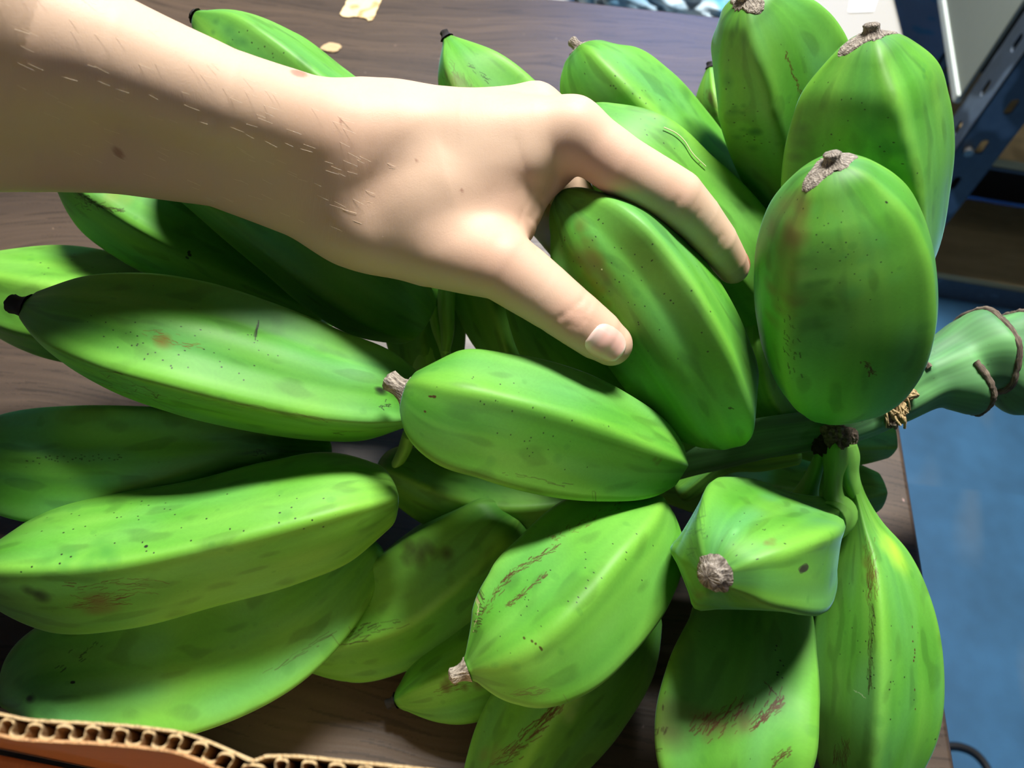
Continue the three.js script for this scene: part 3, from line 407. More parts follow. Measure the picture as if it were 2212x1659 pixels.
const BANANAS = [
  { label: 'green banana whose dark tip points past the tape, lying beyond the forearm', rows: [[450, 20, 428, 74, .42], [530, 20, 455, 150, .42], [620, 55, 515, 240, .42], [722, 130, 610, 325, .425], [805, 195, 690, 395, .43], [900, 290, 800, 470, .44], [960, 380, 880, 520, .445]], ridges: [[-30, -36], [-110, -110], [60, 50], [130, 130], [200, 200]], tip: { dark: true, cap: 2.4, nub: .0028, len: .0016 }, bloom: .4, marks: [{ t: 'patch', p: [[470, 60], [530, 90]], n: 6, j: 25, w: 22, c: '52,104,56', a: .4 }, { t: 'dot', p: [[500, 60], [620, 150]], n: 12, j: 30, w: 1.4, c: DK }] },
  { label: 'small pointed green banana with a grey webbed patch rising behind the knuckles', rows: [[985, 80, 957, 104, .44], [1062, 112, 950, 200, .44], [1160, 190, 985, 300, .445], [1230, 280, 1060, 390, .45], [1260, 390, 1110, 470, .455]], tip: { dark: true, cap: 2.6, nub: .0026, len: .0035 }, ridges: [[-60, -60], [30, 30], [95, 95], [170, 170], [240, 240]], marks: [{ p: [[965, 140], [1010, 200]], n: 60, j: 26, L: 22, ang: 70, da: .5, c: '80,74,44', w: 1.2, a: .6 }, { t: 'patch', p: [[970, 150], [1000, 200]], n: 10, j: 18, w: 30, c: '104,104,64', a: .4 }, { p: [[1005, 138], [1055, 172]], n: 16, j: 4, L: 10, c: DK, w: 1.8 }] },
  { label: 'long green banana with a stubby grey tip lit bright above the index knuckle', rows: [[1300, 86, 1222, 150, .43], [1350, 92, 1226, 224, .43], [1432, 146, 1272, 332, .435], [1512, 237, 1352, 442, .445], [1592, 347, 1440, 540, .46], [1652, 445, 1520, 620, .468], [1685, 540, 1585, 670, .475]], tip: { cap: 4.2, nub: .003, len: .0065, lean: [-.5, -.2] }, tipCap: .35, ridges: [[-12, -28], [64, 60], [-105, -105], [140, 140], [-165, -165]], marks: [{ t: 'patch', p: [[1390, 150], [1500, 240]], n: 12, j: 40, w: 16, c: '60,120,50', a: .35 }, { t: 'dot', p: [[1290, 140], [1420, 260]], n: 16, j: 50, w: 1.4, c: DK }] },
  { label: 'smooth green banana lying directly behind the index finger, thin fibre on its edge', rows: [[1330, 234, 1240, 310, .395], [1445, 264, 1290, 420, .395], [1522, 332, 1370, 520, .402], [1602, 407, 1450, 600, .412], [1660, 492, 1532, 680, .425], [1690, 600, 1600, 735, .435]], fibre: [[1436, 268], [1462, 282], [1482, 302], [1505, 330], [1530, 360]], ridges: [[-82, -82], [12, 0], [80, 80], [150, 150], [220, 220]], spots: 1.2, bloom: .3, marks: [{ t: 'dot', p: [[1400, 270], [1560, 420]], n: 14, j: 40, w: 1.5, c: DK }, { t: 'patch', p: [[1400, 255], [1480, 300]], n: 10, j: 16, w: 14, c: '60,124,56', a: .3 }] },
  { label: 'scarred little green banana half hidden low behind the two upright ones', rows: [[1550, 152, 1522, 158, .50], [1600, 230, 1500, 215, .50], [1640, 330, 1530, 300, .505], [1665, 430, 1590, 390, .51]], tip: { dark: true, cap: 2, nub: .002, len: .003 }, hue: .6, marks: [{ p: [[1515, 190], [1560, 330]], n: 70, j: 22, L: 18, ang: 60, da: .6, c: '70,56,36', w: 1.3, a: .55 }, { t: 'patch', p: [[1520, 200], [1560, 320]], n: 12, j: 16, w: 26, c: '80,72,44', a: .4 }] },
  { label: 'upright green banana with a thin brown scratch, cut off by the top of the picture', rows: [[1624, 18, .362, 74], [1644, 62, .3695, 110], [1674, 130, .3835, 141], [1702, 215, .3992, 143], [1728, 325, .4188, 124], [1746, 440, .4391, 90], [1752, 515, .452, 50]], tip: { cap: 3.4, long: 4, ang: -20, nub: .0034, len: .004 }, tipCap: .42, ridges: [[14, 4], [-92, -85], [62, 50], [135, 135], [180, 180]], marks: [{ p: [[1698, 112], [1712, 160], [1738, 215]], n: 34, line: 1, j: 2, L: 9, da: .5, c: '84,52,22', w: 1.5 }, { t: 'dot', p: [[1560, 120], [1640, 330]], n: 20, j: 30, w: 1.5, c: DK }, { t: 'patch', p: [[1570, 200], [1620, 330]], n: 12, j: 30, w: 16, c: '36,90,40', a: .35 }, { t: 'patch', p: [[1570, 30], [1600, 80]], n: 8, j: 16, w: 18, c: '54,92,44', a: .4 }] },
  { label: 'tall upright green banana with a slanted grey tip collar in front of the shelf upright', rows: [[1881, 106, .33, 80], [1879, 156, .3358, 126], [1876, 240, .3454, 157], [1873, 345, .3574, 171], [1870, 460, .3705, 163], [1870, 580, .3842, 142], [1876, 690, .3967, 90]], tip: { cap: 3.2, long: 5, ang: 58, nub: .0034, len: .0042, lean: [0, -.3] }, tipCap: .4, ridges: [[72, 66], [-14, -44], [-110, -118], [158, 158]], tex: 800, marks: [{ t: 'patch', p: [[1880, 280], [1960, 480]], n: 16, j: 40, w: 30, c: '48,110,44', a: .3 }, { t: 'dot', p: [[1800, 180], [1980, 480]], n: 26, j: 60, w: 1.5, c: DK }, { t: 'patch', p: [[1740, 260], [1720, 340]], n: 8, j: 14, w: 22, c: '62,84,48', a: .4 }, { t: 'patch', p: [[1985, 130], [2010, 200]], n: 8, j: 12, w: 10, c: '62,130,56', a: .35 }] },
  { label: 'plump green banana standing tip up in front, brownish along one side of its grey collar', rows: [[1800, 380, .308, 84], [1804, 428, .3146, 130], [1811, 508, .3252, 168], [1817, 605, .3373, 184], [1817, 695, .3481, 182], [1812, 772, .3573, 162], [1804, 835, .3654, 122], [1798, 866, .37, 84]], tip: { cap: 3.2, long: 5, ang: 52, nub: .0034, len: .004, lean: [0, -.3] }, tipCap: .4, ridges: [[35, 30], [-60, -62], [-112, -112], [180, 180], [108, 108]], rib: .012, flat: .55, tex: 900, marks: [{ t: 'patch', p: [[1715, 430], [1680, 560], [1690, 700]], n: 44, j: 30, w: 34, c: '104,92,48', a: .3 }, { t: 'patch', p: [[1800, 470], [1900, 640]], n: 14, j: 60, w: 24, c: '92,166,72', a: .4 }, { t: 'patch', p: [[1760, 560], [1780, 720]], n: 8, j: 30, w: 20, c: '62,110,30', a: .4 }, { p: [[1865, 780], [1885, 805]], n: 22, j: 7, L: 8, ang: 60, da: 1, c: BR, w: 1.8 }, { p: [[1690, 640], [1720, 820]], n: 26, j: 16, L: 10, ang: 70, da: .4, c: DK, w: 1.4, a: .7 }, { t: 'dot', p: [[1915, 437]], n: 1, j: 0, w: 2.6, c: DK }, { t: 'dot', p: [[1700, 430], [1920, 620]], n: 30, j: 70, w: 1.4, c: DK }] },
  { label: 'green banana gripped between the thumb and index finger', rows: [[1300, 420, 1185, 500, .356], [1415, 455, 1188, 602, .354], [1500, 535, 1255, 702, .355], [1572, 637, 1318, 795, .358], [1627, 752, 1372, 862, .363], [1652, 860, 1434, 922, .370], [1630, 925, 1500, 948, .376]], ridges: [[-36, -26], [84, 88], [165, 165], [-112, -112]], rib: .02, tex: 900, endCap: .4, marks: [{ t: 'patch', p: [[1230, 500], [1290, 600]], n: 24, j: 30, w: 26, c: '92,92,34', a: .3 }, { t: 'patch', p: [[1270, 600], [1310, 650]], n: 10, j: 18, w: 24, c: '104,118,28', a: .3 }, { t: 'dot', p: [[1219, 512], [1219, 520]], n: 3, j: 1, w: 1.8, c: BR }, { t: 'dot', p: [[1260, 500], [1480, 700]], n: 46, j: 80, w: 1.5, c: DK }, { t: 'dot', p: [[1300, 582]], n: 1, j: 0, w: 2, c: '226,240,190' }, { p: [[1575, 880]], n: 4, j: 3, L: 9, ang: 20, c: DK, w: 1.6 }] },
  { label: 'green banana lying across the centre, grey two-lobed tip and two dark dots', rows: [[903, 802, 872, 895, .345], [980, 766, 916, 978, .343], [1090, 765, 1040, 1030, .346], [1200, 790, 1170, 1063, .352], [1310, 840, 1290, 1076, .36], [1408, 903, 1390, 1070, .368], [1460, 958, 1448, 1045, .375]], tip: { cap: 4.5, long: 1.5, ang: 90, nub: .0046, len: .010, lean: [-.4, -.5] }, tipCap: .25, endCap: .2, stemRound: 0, ridges: [[62, 58], [-20, -8], [-72, -70], [125, 125], [190, 190]], tex: 900, marks: [{ t: 'dot', p: [[929, 857], [941, 857]], n: 4, j: 1, w: 2.8, c: BR }, { t: 'dot', p: [[918, 889]], n: 1, j: 0, w: 2.6, c: BR }, { t: 'dot', p: [[1049, 831], [1140, 940], [1350, 980]], n: 26, j: 60, w: 1.5, c: DK }, { p: [[980, 860], [1380, 960]], n: 60, j: 60, L: 60, da: .08, c: '70,140,50', w: 3, a: .12 }, { t: 'patch', p: [[1420, 1000]], n: 3, j: 8, w: 12, c: '90,80,40', a: .35 }, { p: [[1000, 1010], [1300, 1060]], n: 14, j: 6, L: 30, da: .1, c: '64,60,34', w: 1.3, a: .5 }] },
  { label: 'large green banana with a black stub end, resting under the forearm shadow', rows: [[82, 628, 66, 712, .352], [152, 600, 132, 778, .351], [280, 588, 240, 846, .352], [420, 604, 390, 898, .355], [560, 652, 560, 936, .362], [720, 712, 700, 956, .370], [840, 757, 810, 950, .378], [900, 800, 872, 926, .385]], tip: { dark: true, cap: 2.2, nub: .0044, len: .0085 }, tipCap: .45, endCap: .35, ridges: [[32, 30], [-82, -82], [108, 108], [-165, -165]], tex: 900, marks: [{ p: [[310, 720], [420, 742]], n: 24, j: 12, L: 18, da: .3, c: '120,66,24', w: 1.4, a: .6 }, { t: 'patch', p: [[330, 730], [360, 735]], n: 5, j: 8, w: 16, c: '124,84,30', a: .35 }, { p: [[560, 690], [553, 720]], n: 5, j: 1, L: 22, da: .1, c: DK, w: 3.4, a: .7 }, { t: 'dot', p: [[220, 730], [600, 780]], n: 40, j: 50, w: 1.5, c: DK }, { p: [[170, 800], [360, 860]], n: 40, j: 16, L: 34, da: .2, c: '50,38,24', w: 1.6, a: .6 }, { p: [[350, 848], [700, 910]], n: 20, j: 5, L: 40, da: .1, c: '60,46,26', w: 1.3, a: .4 }, { t: 'patch', p: [[824, 845]], n: 4, j: 5, w: 12, c: DK, a: .7 }, { p: [[820, 885], [840, 870]], n: 12, j: 7, L: 8, da: 1.5, c: DK, w: 1.5 }, { p: [[720, 938]], n: 5, j: 4, L: 24, da: .2, c: DK, w: 1.6 }] },
  { label: 'pale bright green banana on the table, crossing behind the black-stubbed one', rows: [[-40, 545, -62, 690, .455], [95, 525, 88, 768, .452], [258, 546, 245, 798, .45], [420, 584, 400, 806, .452], [560, 628, 560, 800, .455], [690, 680, 690, 790, .46]], ridges: [[-14, -14], [38, 38], [95, 95], [165, 165], [-95, -95]], bloom: .2, hue: .5, marks: [{ t: 'dot', p: [[60, 560], [300, 590]], n: 8, j: 30, w: 1.6, c: DK }] },
  { label: 'shadowed green banana with a cracked brown streak, half under the forearm', rows: [[170, 310, 100, 372, .425], [300, 330, 124, 445, .425], [430, 395, 220, 522, .43], [540, 470, 350, 585, .435], [650, 560, 490, 632, .44], [740, 640, 620, 665, .445]], ridges: [[-50, -50], [20, 20], [95, 95], [170, 170], [250, 250]], marks: [{ p: [[160, 412], [210, 445], [262, 456]], n: 50, line: 1, j: 3, L: 14, da: .6, c: '44,52,18', w: 1.8 }, { p: [[160, 430], [200, 450]], n: 14, j: 12, L: 8, da: 1, c: DK, w: 1.4 }, { t: 'patch', p: [[230, 425], [290, 430]], n: 8, j: 14, w: 26, c: '126,150,50', a: .3 }, { t: 'dot', p: [[410, 493], [405, 560]], n: 3, j: 3, w: 4, c: '20,40,20' }] },
  { label: 'dark shadowed green banana below the wrist with a rounded end by pale stalks', rows: [[420, 310, 330, 385, .395], [560, 355, 440, 482, .396], [700, 430, 562, 584, .40], [815, 500, 662, 667, .405], [895, 565, 765, 724, .412], [938, 640, 858, 742, .42]], ridges: [[-60, -60], [30, 40], [98, 98], [170, 170], [240, 240]], endCap: .35, spots: .7 },
  { label: 'blue-green banana with dotted skin, low between the black-stubbed and wavy ones', rows: [[-80, 940, -92, 1040, .383], [20, 902, 8, 1098, .383], [180, 882, 172, 1132, .386], [350, 882, 352, 1112, .393], [520, 898, 532, 1062, .404], [690, 938, 702, 1012, .415]], ridges: [[56, 56], [-56, -56], [140, 140], [-140, -140]], bloom: .9, marks: [{ t: 'dot', p: [[60, 995], [270, 985]], n: 36, j: 8, w: 1.7, c: DK, a: .6 }, { p: [[540, 975], [560, 985]], n: 8, j: 10, L: 10, da: 1, c: DK, w: 1.6 }] },
  { label: 'sliver of pale green banana peeking out low behind the blue-green one', rows: [[-120, 930, -110, 1030, .465], [-40, 906, -30, 1035, .465], [50, 905, 60, 1030, .465], [130, 930, 140, 1010, .465]], tex: 256 },
  { label: 'bright wavy green banana with long raised ridge and a rusty scrape near its tip', rows: [[-50, 1192, -56, 1252, .362], [12, 1152, -4, 1308, .361], [112, 1095, 100, 1358, .361], [262, 1064, 262, 1356, .363], [430, 1034, 452, 1310, .367], [592, 993, 622, 1264, .372], [735, 974, 752, 1206, .379], [822, 1002, 838, 1140, .386]], ridges: [[-4, 8], [-98, -92], [88, 90], [178, 178]], endCap: .4, rib: .03, flat: .72, tex: 900, yellow: .5, bloom: .35, marks: [{ p: [[120, 1272], [330, 1265]], n: 40, j: 16, L: 26, da: .25, c: '76,48,22', w: 1.4, a: .55 }, { p: [[150, 1305], [260, 1295]], n: 40, j: 14, L: 30, da: .25, c: '80,40,20', w: 1.5, a: .6 }, { t: 'patch', p: [[150, 1310], [250, 1300]], n: 10, j: 14, w: 26, c: '106,92,48', a: .3 }, { t: 'patch', p: [[60, 1275], [100, 1290]], n: 6, j: 6, w: 16, c: '44,60,30', a: .5 }, { t: 'patch', p: [[60, 1210], [240, 1190]], n: 10, j: 26, w: 20, c: '66,134,50', a: .4 }, { t: 'dot', p: [[40, 1180], [700, 1090]], n: 44, j: 60, w: 1.6, c: DK }, { t: 'dot', p: [[316, 1179]], n: 2, j: 2, w: 2.6, c: DK }] },
  { label: 'green banana under the wavy one, its lower edge against the cardboard rim', rows: [[22, 1476, 12, 1530, .402], [122, 1368, 88, 1572, .402], [282, 1318, 258, 1592, .404], [432, 1288, 418, 1566, .408], [572, 1248, 592, 1492, .413], [682, 1196, 722, 1378, .418], [775, 1148, 818, 1240, .424]], ridges: [[58, 54], [-50, -45], [-135, -135], [145, 145]], tip: { cap: 3, nub: .003, len: .004 }, rib: .03, tex: 800, bloom: .5, marks: [{ t: 'patch', p: [[64, 1510]], n: 3, j: 2, w: 13, c: '30,44,24', a: .8 }, { p: [[240, 1375], [110, 1460]], n: 14, j: 16, L: 14, ang: -40, da: .2, c: DK, w: 1.6, a: .6 }, { t: 'dot', p: [[157, 1472]], n: 2, j: 2, w: 4, c: DK }, { p: [[550, 1470], [700, 1380]], n: 14, j: 6, L: 40, da: .15, c: '60,44,30', w: 1.4, a: .4 }] },
  { label: 'deep shadowed scuffed green banana lying low in the dark middle gap', rows: [[640, 1340, 618, 1440, .44], [722, 1252, 722, 1472, .44], [832, 1192, 880, 1442, .438], [942, 1112, 1012, 1352, .435], [1052, 1052, 1122, 1222, .43]], ridges: [[-40, -40], [20, 20], [90, 90], [160, 160], [230, 230]], marks: [{ p: [[690, 1400], [860, 1340]], n: 30, j: 16, L: 30, da: .3, c: '46,44,22', w: 1.6, a: .6 }, { t: 'patch', p: [[880, 1190], [960, 1200]], n: 10, j: 20, w: 26, c: '50,50,28', a: .4 }] },
  { label: 'small green banana with a dark end touching the table between larger ones', rows: [[872, 1478, 874, 1536, .43], [922, 1402, 952, 1560, .428], [1002, 1336, 1062, 1542, .427], [1102, 1280, 1162, 1462, .425]], ridges: [[-5, -5], [80, 80], [-85, -85], [150, 150], [220, 220]], tip: { dark: true, cap: 3, nub: .003, len: .005 }, marks: [{ t: 'patch', p: [[950, 1480], [1030, 1470]], n: 8, j: 16, w: 24, c: '66,44,26', a: .45 }, { p: [[930, 1500], [1010, 1475]], n: 20, j: 10, L: 22, da: .3, c: BR, w: 1.6, a: .6 }] },
  { label: 'bright green banana with a grey knobbed tip and long brown scratches beside it', rows: [[1010, 1412, 1026, 1474, .345], [1022, 1322, 1112, 1518, .347], [1060, 1238, 1232, 1502, .352], [1130, 1162, 1332, 1424, .36], [1206, 1096, 1410, 1322, .37], [1295, 1062, 1448, 1222, .38], [1372, 1062, 1448, 1130, .388]], ridges: [[8, 2], [66, 60], [-72, -70], [140, 140], [210, 210]], tip: { cap: 4, long: 3.5, ang: -90, nub: .0036, len: .0068, lean: [-.35, .1] }, tipCap: .5, endCap: .4, rib: .018, tex: 900, bloom: .3, marks: [{ p: [[1040, 1330], [1100, 1240], [1205, 1180]], n: 90, j: 7, L: 14, da: .4, c: BR, w: 1.6, a: .7 }, { p: [[1090, 1312], [1175, 1245]], n: 50, j: 4, L: 12, da: .4, c: BR, w: 1.5, a: .7 }, { p: [[1180, 1175], [1340, 1090]], n: 40, j: 10, L: 10, da: .8, c: '84,62,30', w: 1.5, a: .6 }, { p: [[1020, 1370], [1040, 1290]], n: 30, j: 5, L: 9, ang: 10, da: .5, c: '50,38,24', w: 1.5 }, { p: [[1022, 1365], [1036, 1300]], n: 14, line: 1, j: 1, L: 8, da: .2, c: '190,176,140', w: 2.2, a: .8 }, { t: 'dot', p: [[1127, 1375], [1175, 1402]], n: 6, j: 4, w: 2.4, c: '60,60,20' }, { p: [[1090, 1500], [1180, 1490]], n: 26, j: 8, L: 24, da: .25, c: '84,70,46', w: 1.4, a: .5 }, { t: 'dot', p: [[1100, 1340], [1380, 1200]], n: 26, j: 60, w: 1.4, c: DK }] },
  { label: 'green banana with long dark scars, running off the bottom under the knobbed one', rows: [[985, 1770, 1090, 1800, .40], [1000, 1665, 1200, 1700, .40], [1040, 1562, 1290, 1598, .402], [1112, 1472, 1370, 1502, .406], [1222, 1400, 1428, 1402, .412], [1330, 1330, 1438, 1312, .418]], ridges: [[5, 5], [-70, -70], [85, 85], [150, 150], [220, 220]], marks: [{ p: [[1080, 1640], [1170, 1560], [1200, 1530]], n: 60, j: 12, L: 26, da: .3, c: BR, w: 1.8, a: .7 }, { p: [[1060, 1650], [1120, 1620]], n: 30, j: 16, L: 18, da: .3, c: '66,50,26', w: 1.8, a: .6 }, { t: 'patch', p: [[1230, 1560], [1250, 1500]], n: 6, j: 12, w: 24, c: '150,196,104', a: .4 }, { t: 'patch', p: [[1040, 1640], [1120, 1600]], n: 6, j: 18, w: 26, c: '110,112,60', a: .3 }] },
  { label: 'fat green banana with a spray of brown scars, below the end-on one', rows: [[1500, 1790, 1640, 1800, .35], [1442, 1700, 1712, 1692, .35], [1413, 1612, 1746, 1592, .354], [1430, 1522, 1752, 1502, .362], [1472, 1422, 1748, 1420, .376], [1500, 1330, 1736, 1330, .397], [1530, 1252, 1700, 1252, .406]], ridges: [[-46, -40], [62, 62], [150, 150], [-130, -130]], tex: 900, marks: [{ p: [[1500, 1580], [1560, 1560], [1680, 1530]], n: 80, j: 30, L: 22, ang: -55, da: .4, c: '86,40,26', w: 1.8, a: .6 }, { t: 'patch', p: [[1500, 1570], [1660, 1550]], n: 12, j: 30, w: 22, c: '130,90,60', a: .22 }, { p: [[1620, 1580], [1690, 1510]], n: 40, j: 6, L: 14, da: .5, c: '86,40,24', w: 1.7, a: .7 }, { p: [[1650, 1470], [1685, 1510]], n: 10, line: 1, j: 1, L: 8, da: .2, c: BR, w: 1.3 }, { t: 'patch', p: [[1440, 1500], [1430, 1620]], n: 20, j: 18, w: 30, c: '84,84,50', a: .35 }, { p: [[1470, 1380], [1425, 1600]], n: 40, j: 14, L: 40, da: .15, c: '44,38,22', w: 1.5, a: .5 }, { p: [[1670, 1655], [1700, 1620]], n: 26, j: 9, L: 16, da: .3, c: BR, w: 1.6, a: .6 }, { t: 'dot', p: [[1675, 1390], [1690, 1460]], n: 8, j: 10, w: 1.8, c: DK }, { t: 'patch', p: [[1725, 1480], [1690, 1610]], n: 3, j: 4, w: 16, c: '80,150,60', a: .5 }] },
  { label: 'green banana seen end on, round brown tip facing out and one dark spot', ref: 'up', sense: 1, rows: [[1546, 1236, .298, 52], [1566, 1222, .303, 105], [1598, 1206, .314, 152], [1624, 1196, .33, 176], [1652, 1184, .35, 172], [1698, 1156, .372, 132], [1752, 1126, .387, 66], [1800, 1108, .396, 38]], ridges: [[-34, -26], [72, 66], [130, 128], [221, 220], [267, 272]], tip: { cap: 6, nub: .005, len: .004 }, tipCap: .18, flat: 1.12, rib: .045, stemRound: .2, tex: 900, bloom: .8, marks: [{ t: 'dot', p: [[1736, 1228]], n: 6, j: 4, w: 7, q: 1.6, c: '58,60,42', a: .5 }, { t: 'patch', p: [[1625, 1180], [1680, 1165]], n: 8, j: 6, w: 9, c: '120,76,44', a: .3 }, { p: [[1500, 1100], [1480, 1180]], n: 30, j: 26, L: 26, ang: -20, da: .5, c: '52,90,46', w: 2.4, a: .3 }, { t: 'patch', p: [[1480, 1270], [1510, 1310]], n: 8, j: 14, w: 24, c: '78,74,46', a: .35 }, { t: 'dot', p: [[1560, 1100], [1760, 1250]], n: 30, j: 60, w: 1.6, c: DK }, { t: 'patch', p: [[1580, 1140], [1600, 1150]], n: 3, j: 6, w: 12, c: '130,196,120', a: .5 }] },
  { label: 'green banana with a yellow shoulder and dark ridge scar, by the table edge', rows: [[1810, 1760, 1930, 1750, .395], [1770, 1655, 1975, 1650, .394], [1752, 1545, 2015, 1532, .393], [1758, 1432, 2022, 1422, .394], [1776, 1312, 2004, 1306, .396], [1800, 1212, 1962, 1206, .399], [1824, 1146, 1906, 1130, .401], [1831, 1085, 1872, 1075, .402], [1806, 1012, 1850, 1006, .402]], ridges: [[8, 2], [-88, -88], [92, 92], [180, 180]], tex: 900, endCap: .2, yellow: .25, marks: [{ p: [[1878, 1165], [1885, 1230], [1882, 1280]], n: 80, j: 12, L: 18, ang: 88, da: .25, c: '84,66,28', w: 1.8, a: .5 }, { p: [[1884, 1290], [1880, 1400], [1878, 1480]], n: 60, j: 5, L: 20, ang: 88, da: .2, c: '54,60,26', w: 1.8, a: .45 }, { t: 'patch', p: [[1915, 1170], [1945, 1210]], n: 12, j: 14, w: 34, c: '200,226,66', a: .24 }, { t: 'patch', p: [[1870, 1175], [1880, 1260]], n: 8, j: 8, w: 18, c: '104,96,40', a: .35 }, { p: [[1810, 1640], [1820, 1600]], n: 40, j: 14, L: 24, ang: 85, da: .3, c: '78,44,24', w: 1.7, a: .6 }, { t: 'dot', p: [[1970, 1310], [1978, 1545]], n: 8, j: 4, w: 2.4, c: BR }, { p: [[1845, 1490], [1870, 1508]], n: 6, line: 1, j: 1, L: 6, da: .2, c: '210,216,180', w: 1.6 }, { t: 'dot', p: [[1800, 1250], [1980, 1560]], n: 30, j: 60, w: 1.5, c: DK }] },
  { label: 'narrow strip of green banana in the gap beside the yellow-shouldered one', rows: [[1715, 1470, 1750, 1470, .435], [1700, 1400, 1772, 1392, .433], [1692, 1300, 1786, 1290, .43], [1700, 1200, 1790, 1190, .43], [1735, 1120, 1775, 1110, .425]], tex: 256, yellow: .3 },
  { label: 'blunt green banana under the bare stalk with its square end at the table edge', rows: [[1916, 918, 1926, 990, .455], [1860, 895, 1866, 1005, .455], [1790, 890, 1800, 1005, .455], [1710, 905, 1720, 985, .455]], tipCap: .22, ridges: [[20, 20], [-60, -60], [100, 100], [180, 180], [240, 240]], flat: .95, tex: 384 },
  { label: 'lowest green banana by the table edge, mostly hidden behind the forked necks', rows: [[1896, 1020, 1896, 1100, .47], [1850, 1002, 1850, 1125, .47], [1790, 1005, 1790, 1120, .47], [1720, 1020, 1720, 1100, .47]], tipCap: .3, tex: 256, ridges: [[10, 10], [-70, -70], [90, 90], [170, 170], [240, 240]] },
  { label: 'thin green banana neck lit inside the gap below the stalk', rows: [[1480, 1035, 1480, 1085, .455], [1560, 975, 1570, 1024, .45], [1640, 962, 1650, 1018, .445], [1716, 960, 1722, 1005, .44]], tex: 256, yellow: .6 },
  { label: 'dark shaded green banana under the thumb, deep beneath the gripped one', rows: [[1190, 610, 1085, 660, .40], [1290, 680, 1135, 790, .405], [1390, 770, 1230, 880, .41], [1480, 860, 1360, 950, .415], [1530, 930, 1450, 985, .42]], ridges: [[60, 60], [-20, -20], [-90, -90], [140, 140], [210, 210]], tex: 384 },
  { label: 'shaded green banana filling the dark hollow under the centre one', rows: [[860, 1020, .445, 60], [960, 1060, .445, 85], [1080, 1090, .44, 95], [1200, 1085, .435, 80], [1290, 1060, .43, 50]], tex: 256 },
  { label: 'dim green banana in the gap between the wrist and the centre one', rows: [[1020, 420, .45, 60], [1032, 540, .45, 80], [1062, 640, .447, 84], [1092, 730, .444, 70], [1108, 790, .444, 44]], tex: 256 },
  { label: 'darkest green banana deep behind the pale stalks under the wrist', rows: [[900, 480, .47, 60], [905, 580, .468, 84], [915, 680, .466, 90], [925, 780, .462, 76], [930, 860, .458, 45]], tex: 256 },
  { label: 'deeply shaded green banana behind the end-on one under the stalk', rows: [[1420, 1030, .478, 50], [1520, 1030, .478, 84], [1640, 1040, .478, 84], [1740, 1055, .478, 60]], tex: 256 },
  { label: 'dark green banana wedged between the gripped one and the plump upright one', rows: [[1632, 690, .43, 30], [1645, 770, .43, 55], [1672, 860, .432, 60], [1716, 925, .434, 40]], tex: 256 },
];
for (const b of BANANAS) banana(b);

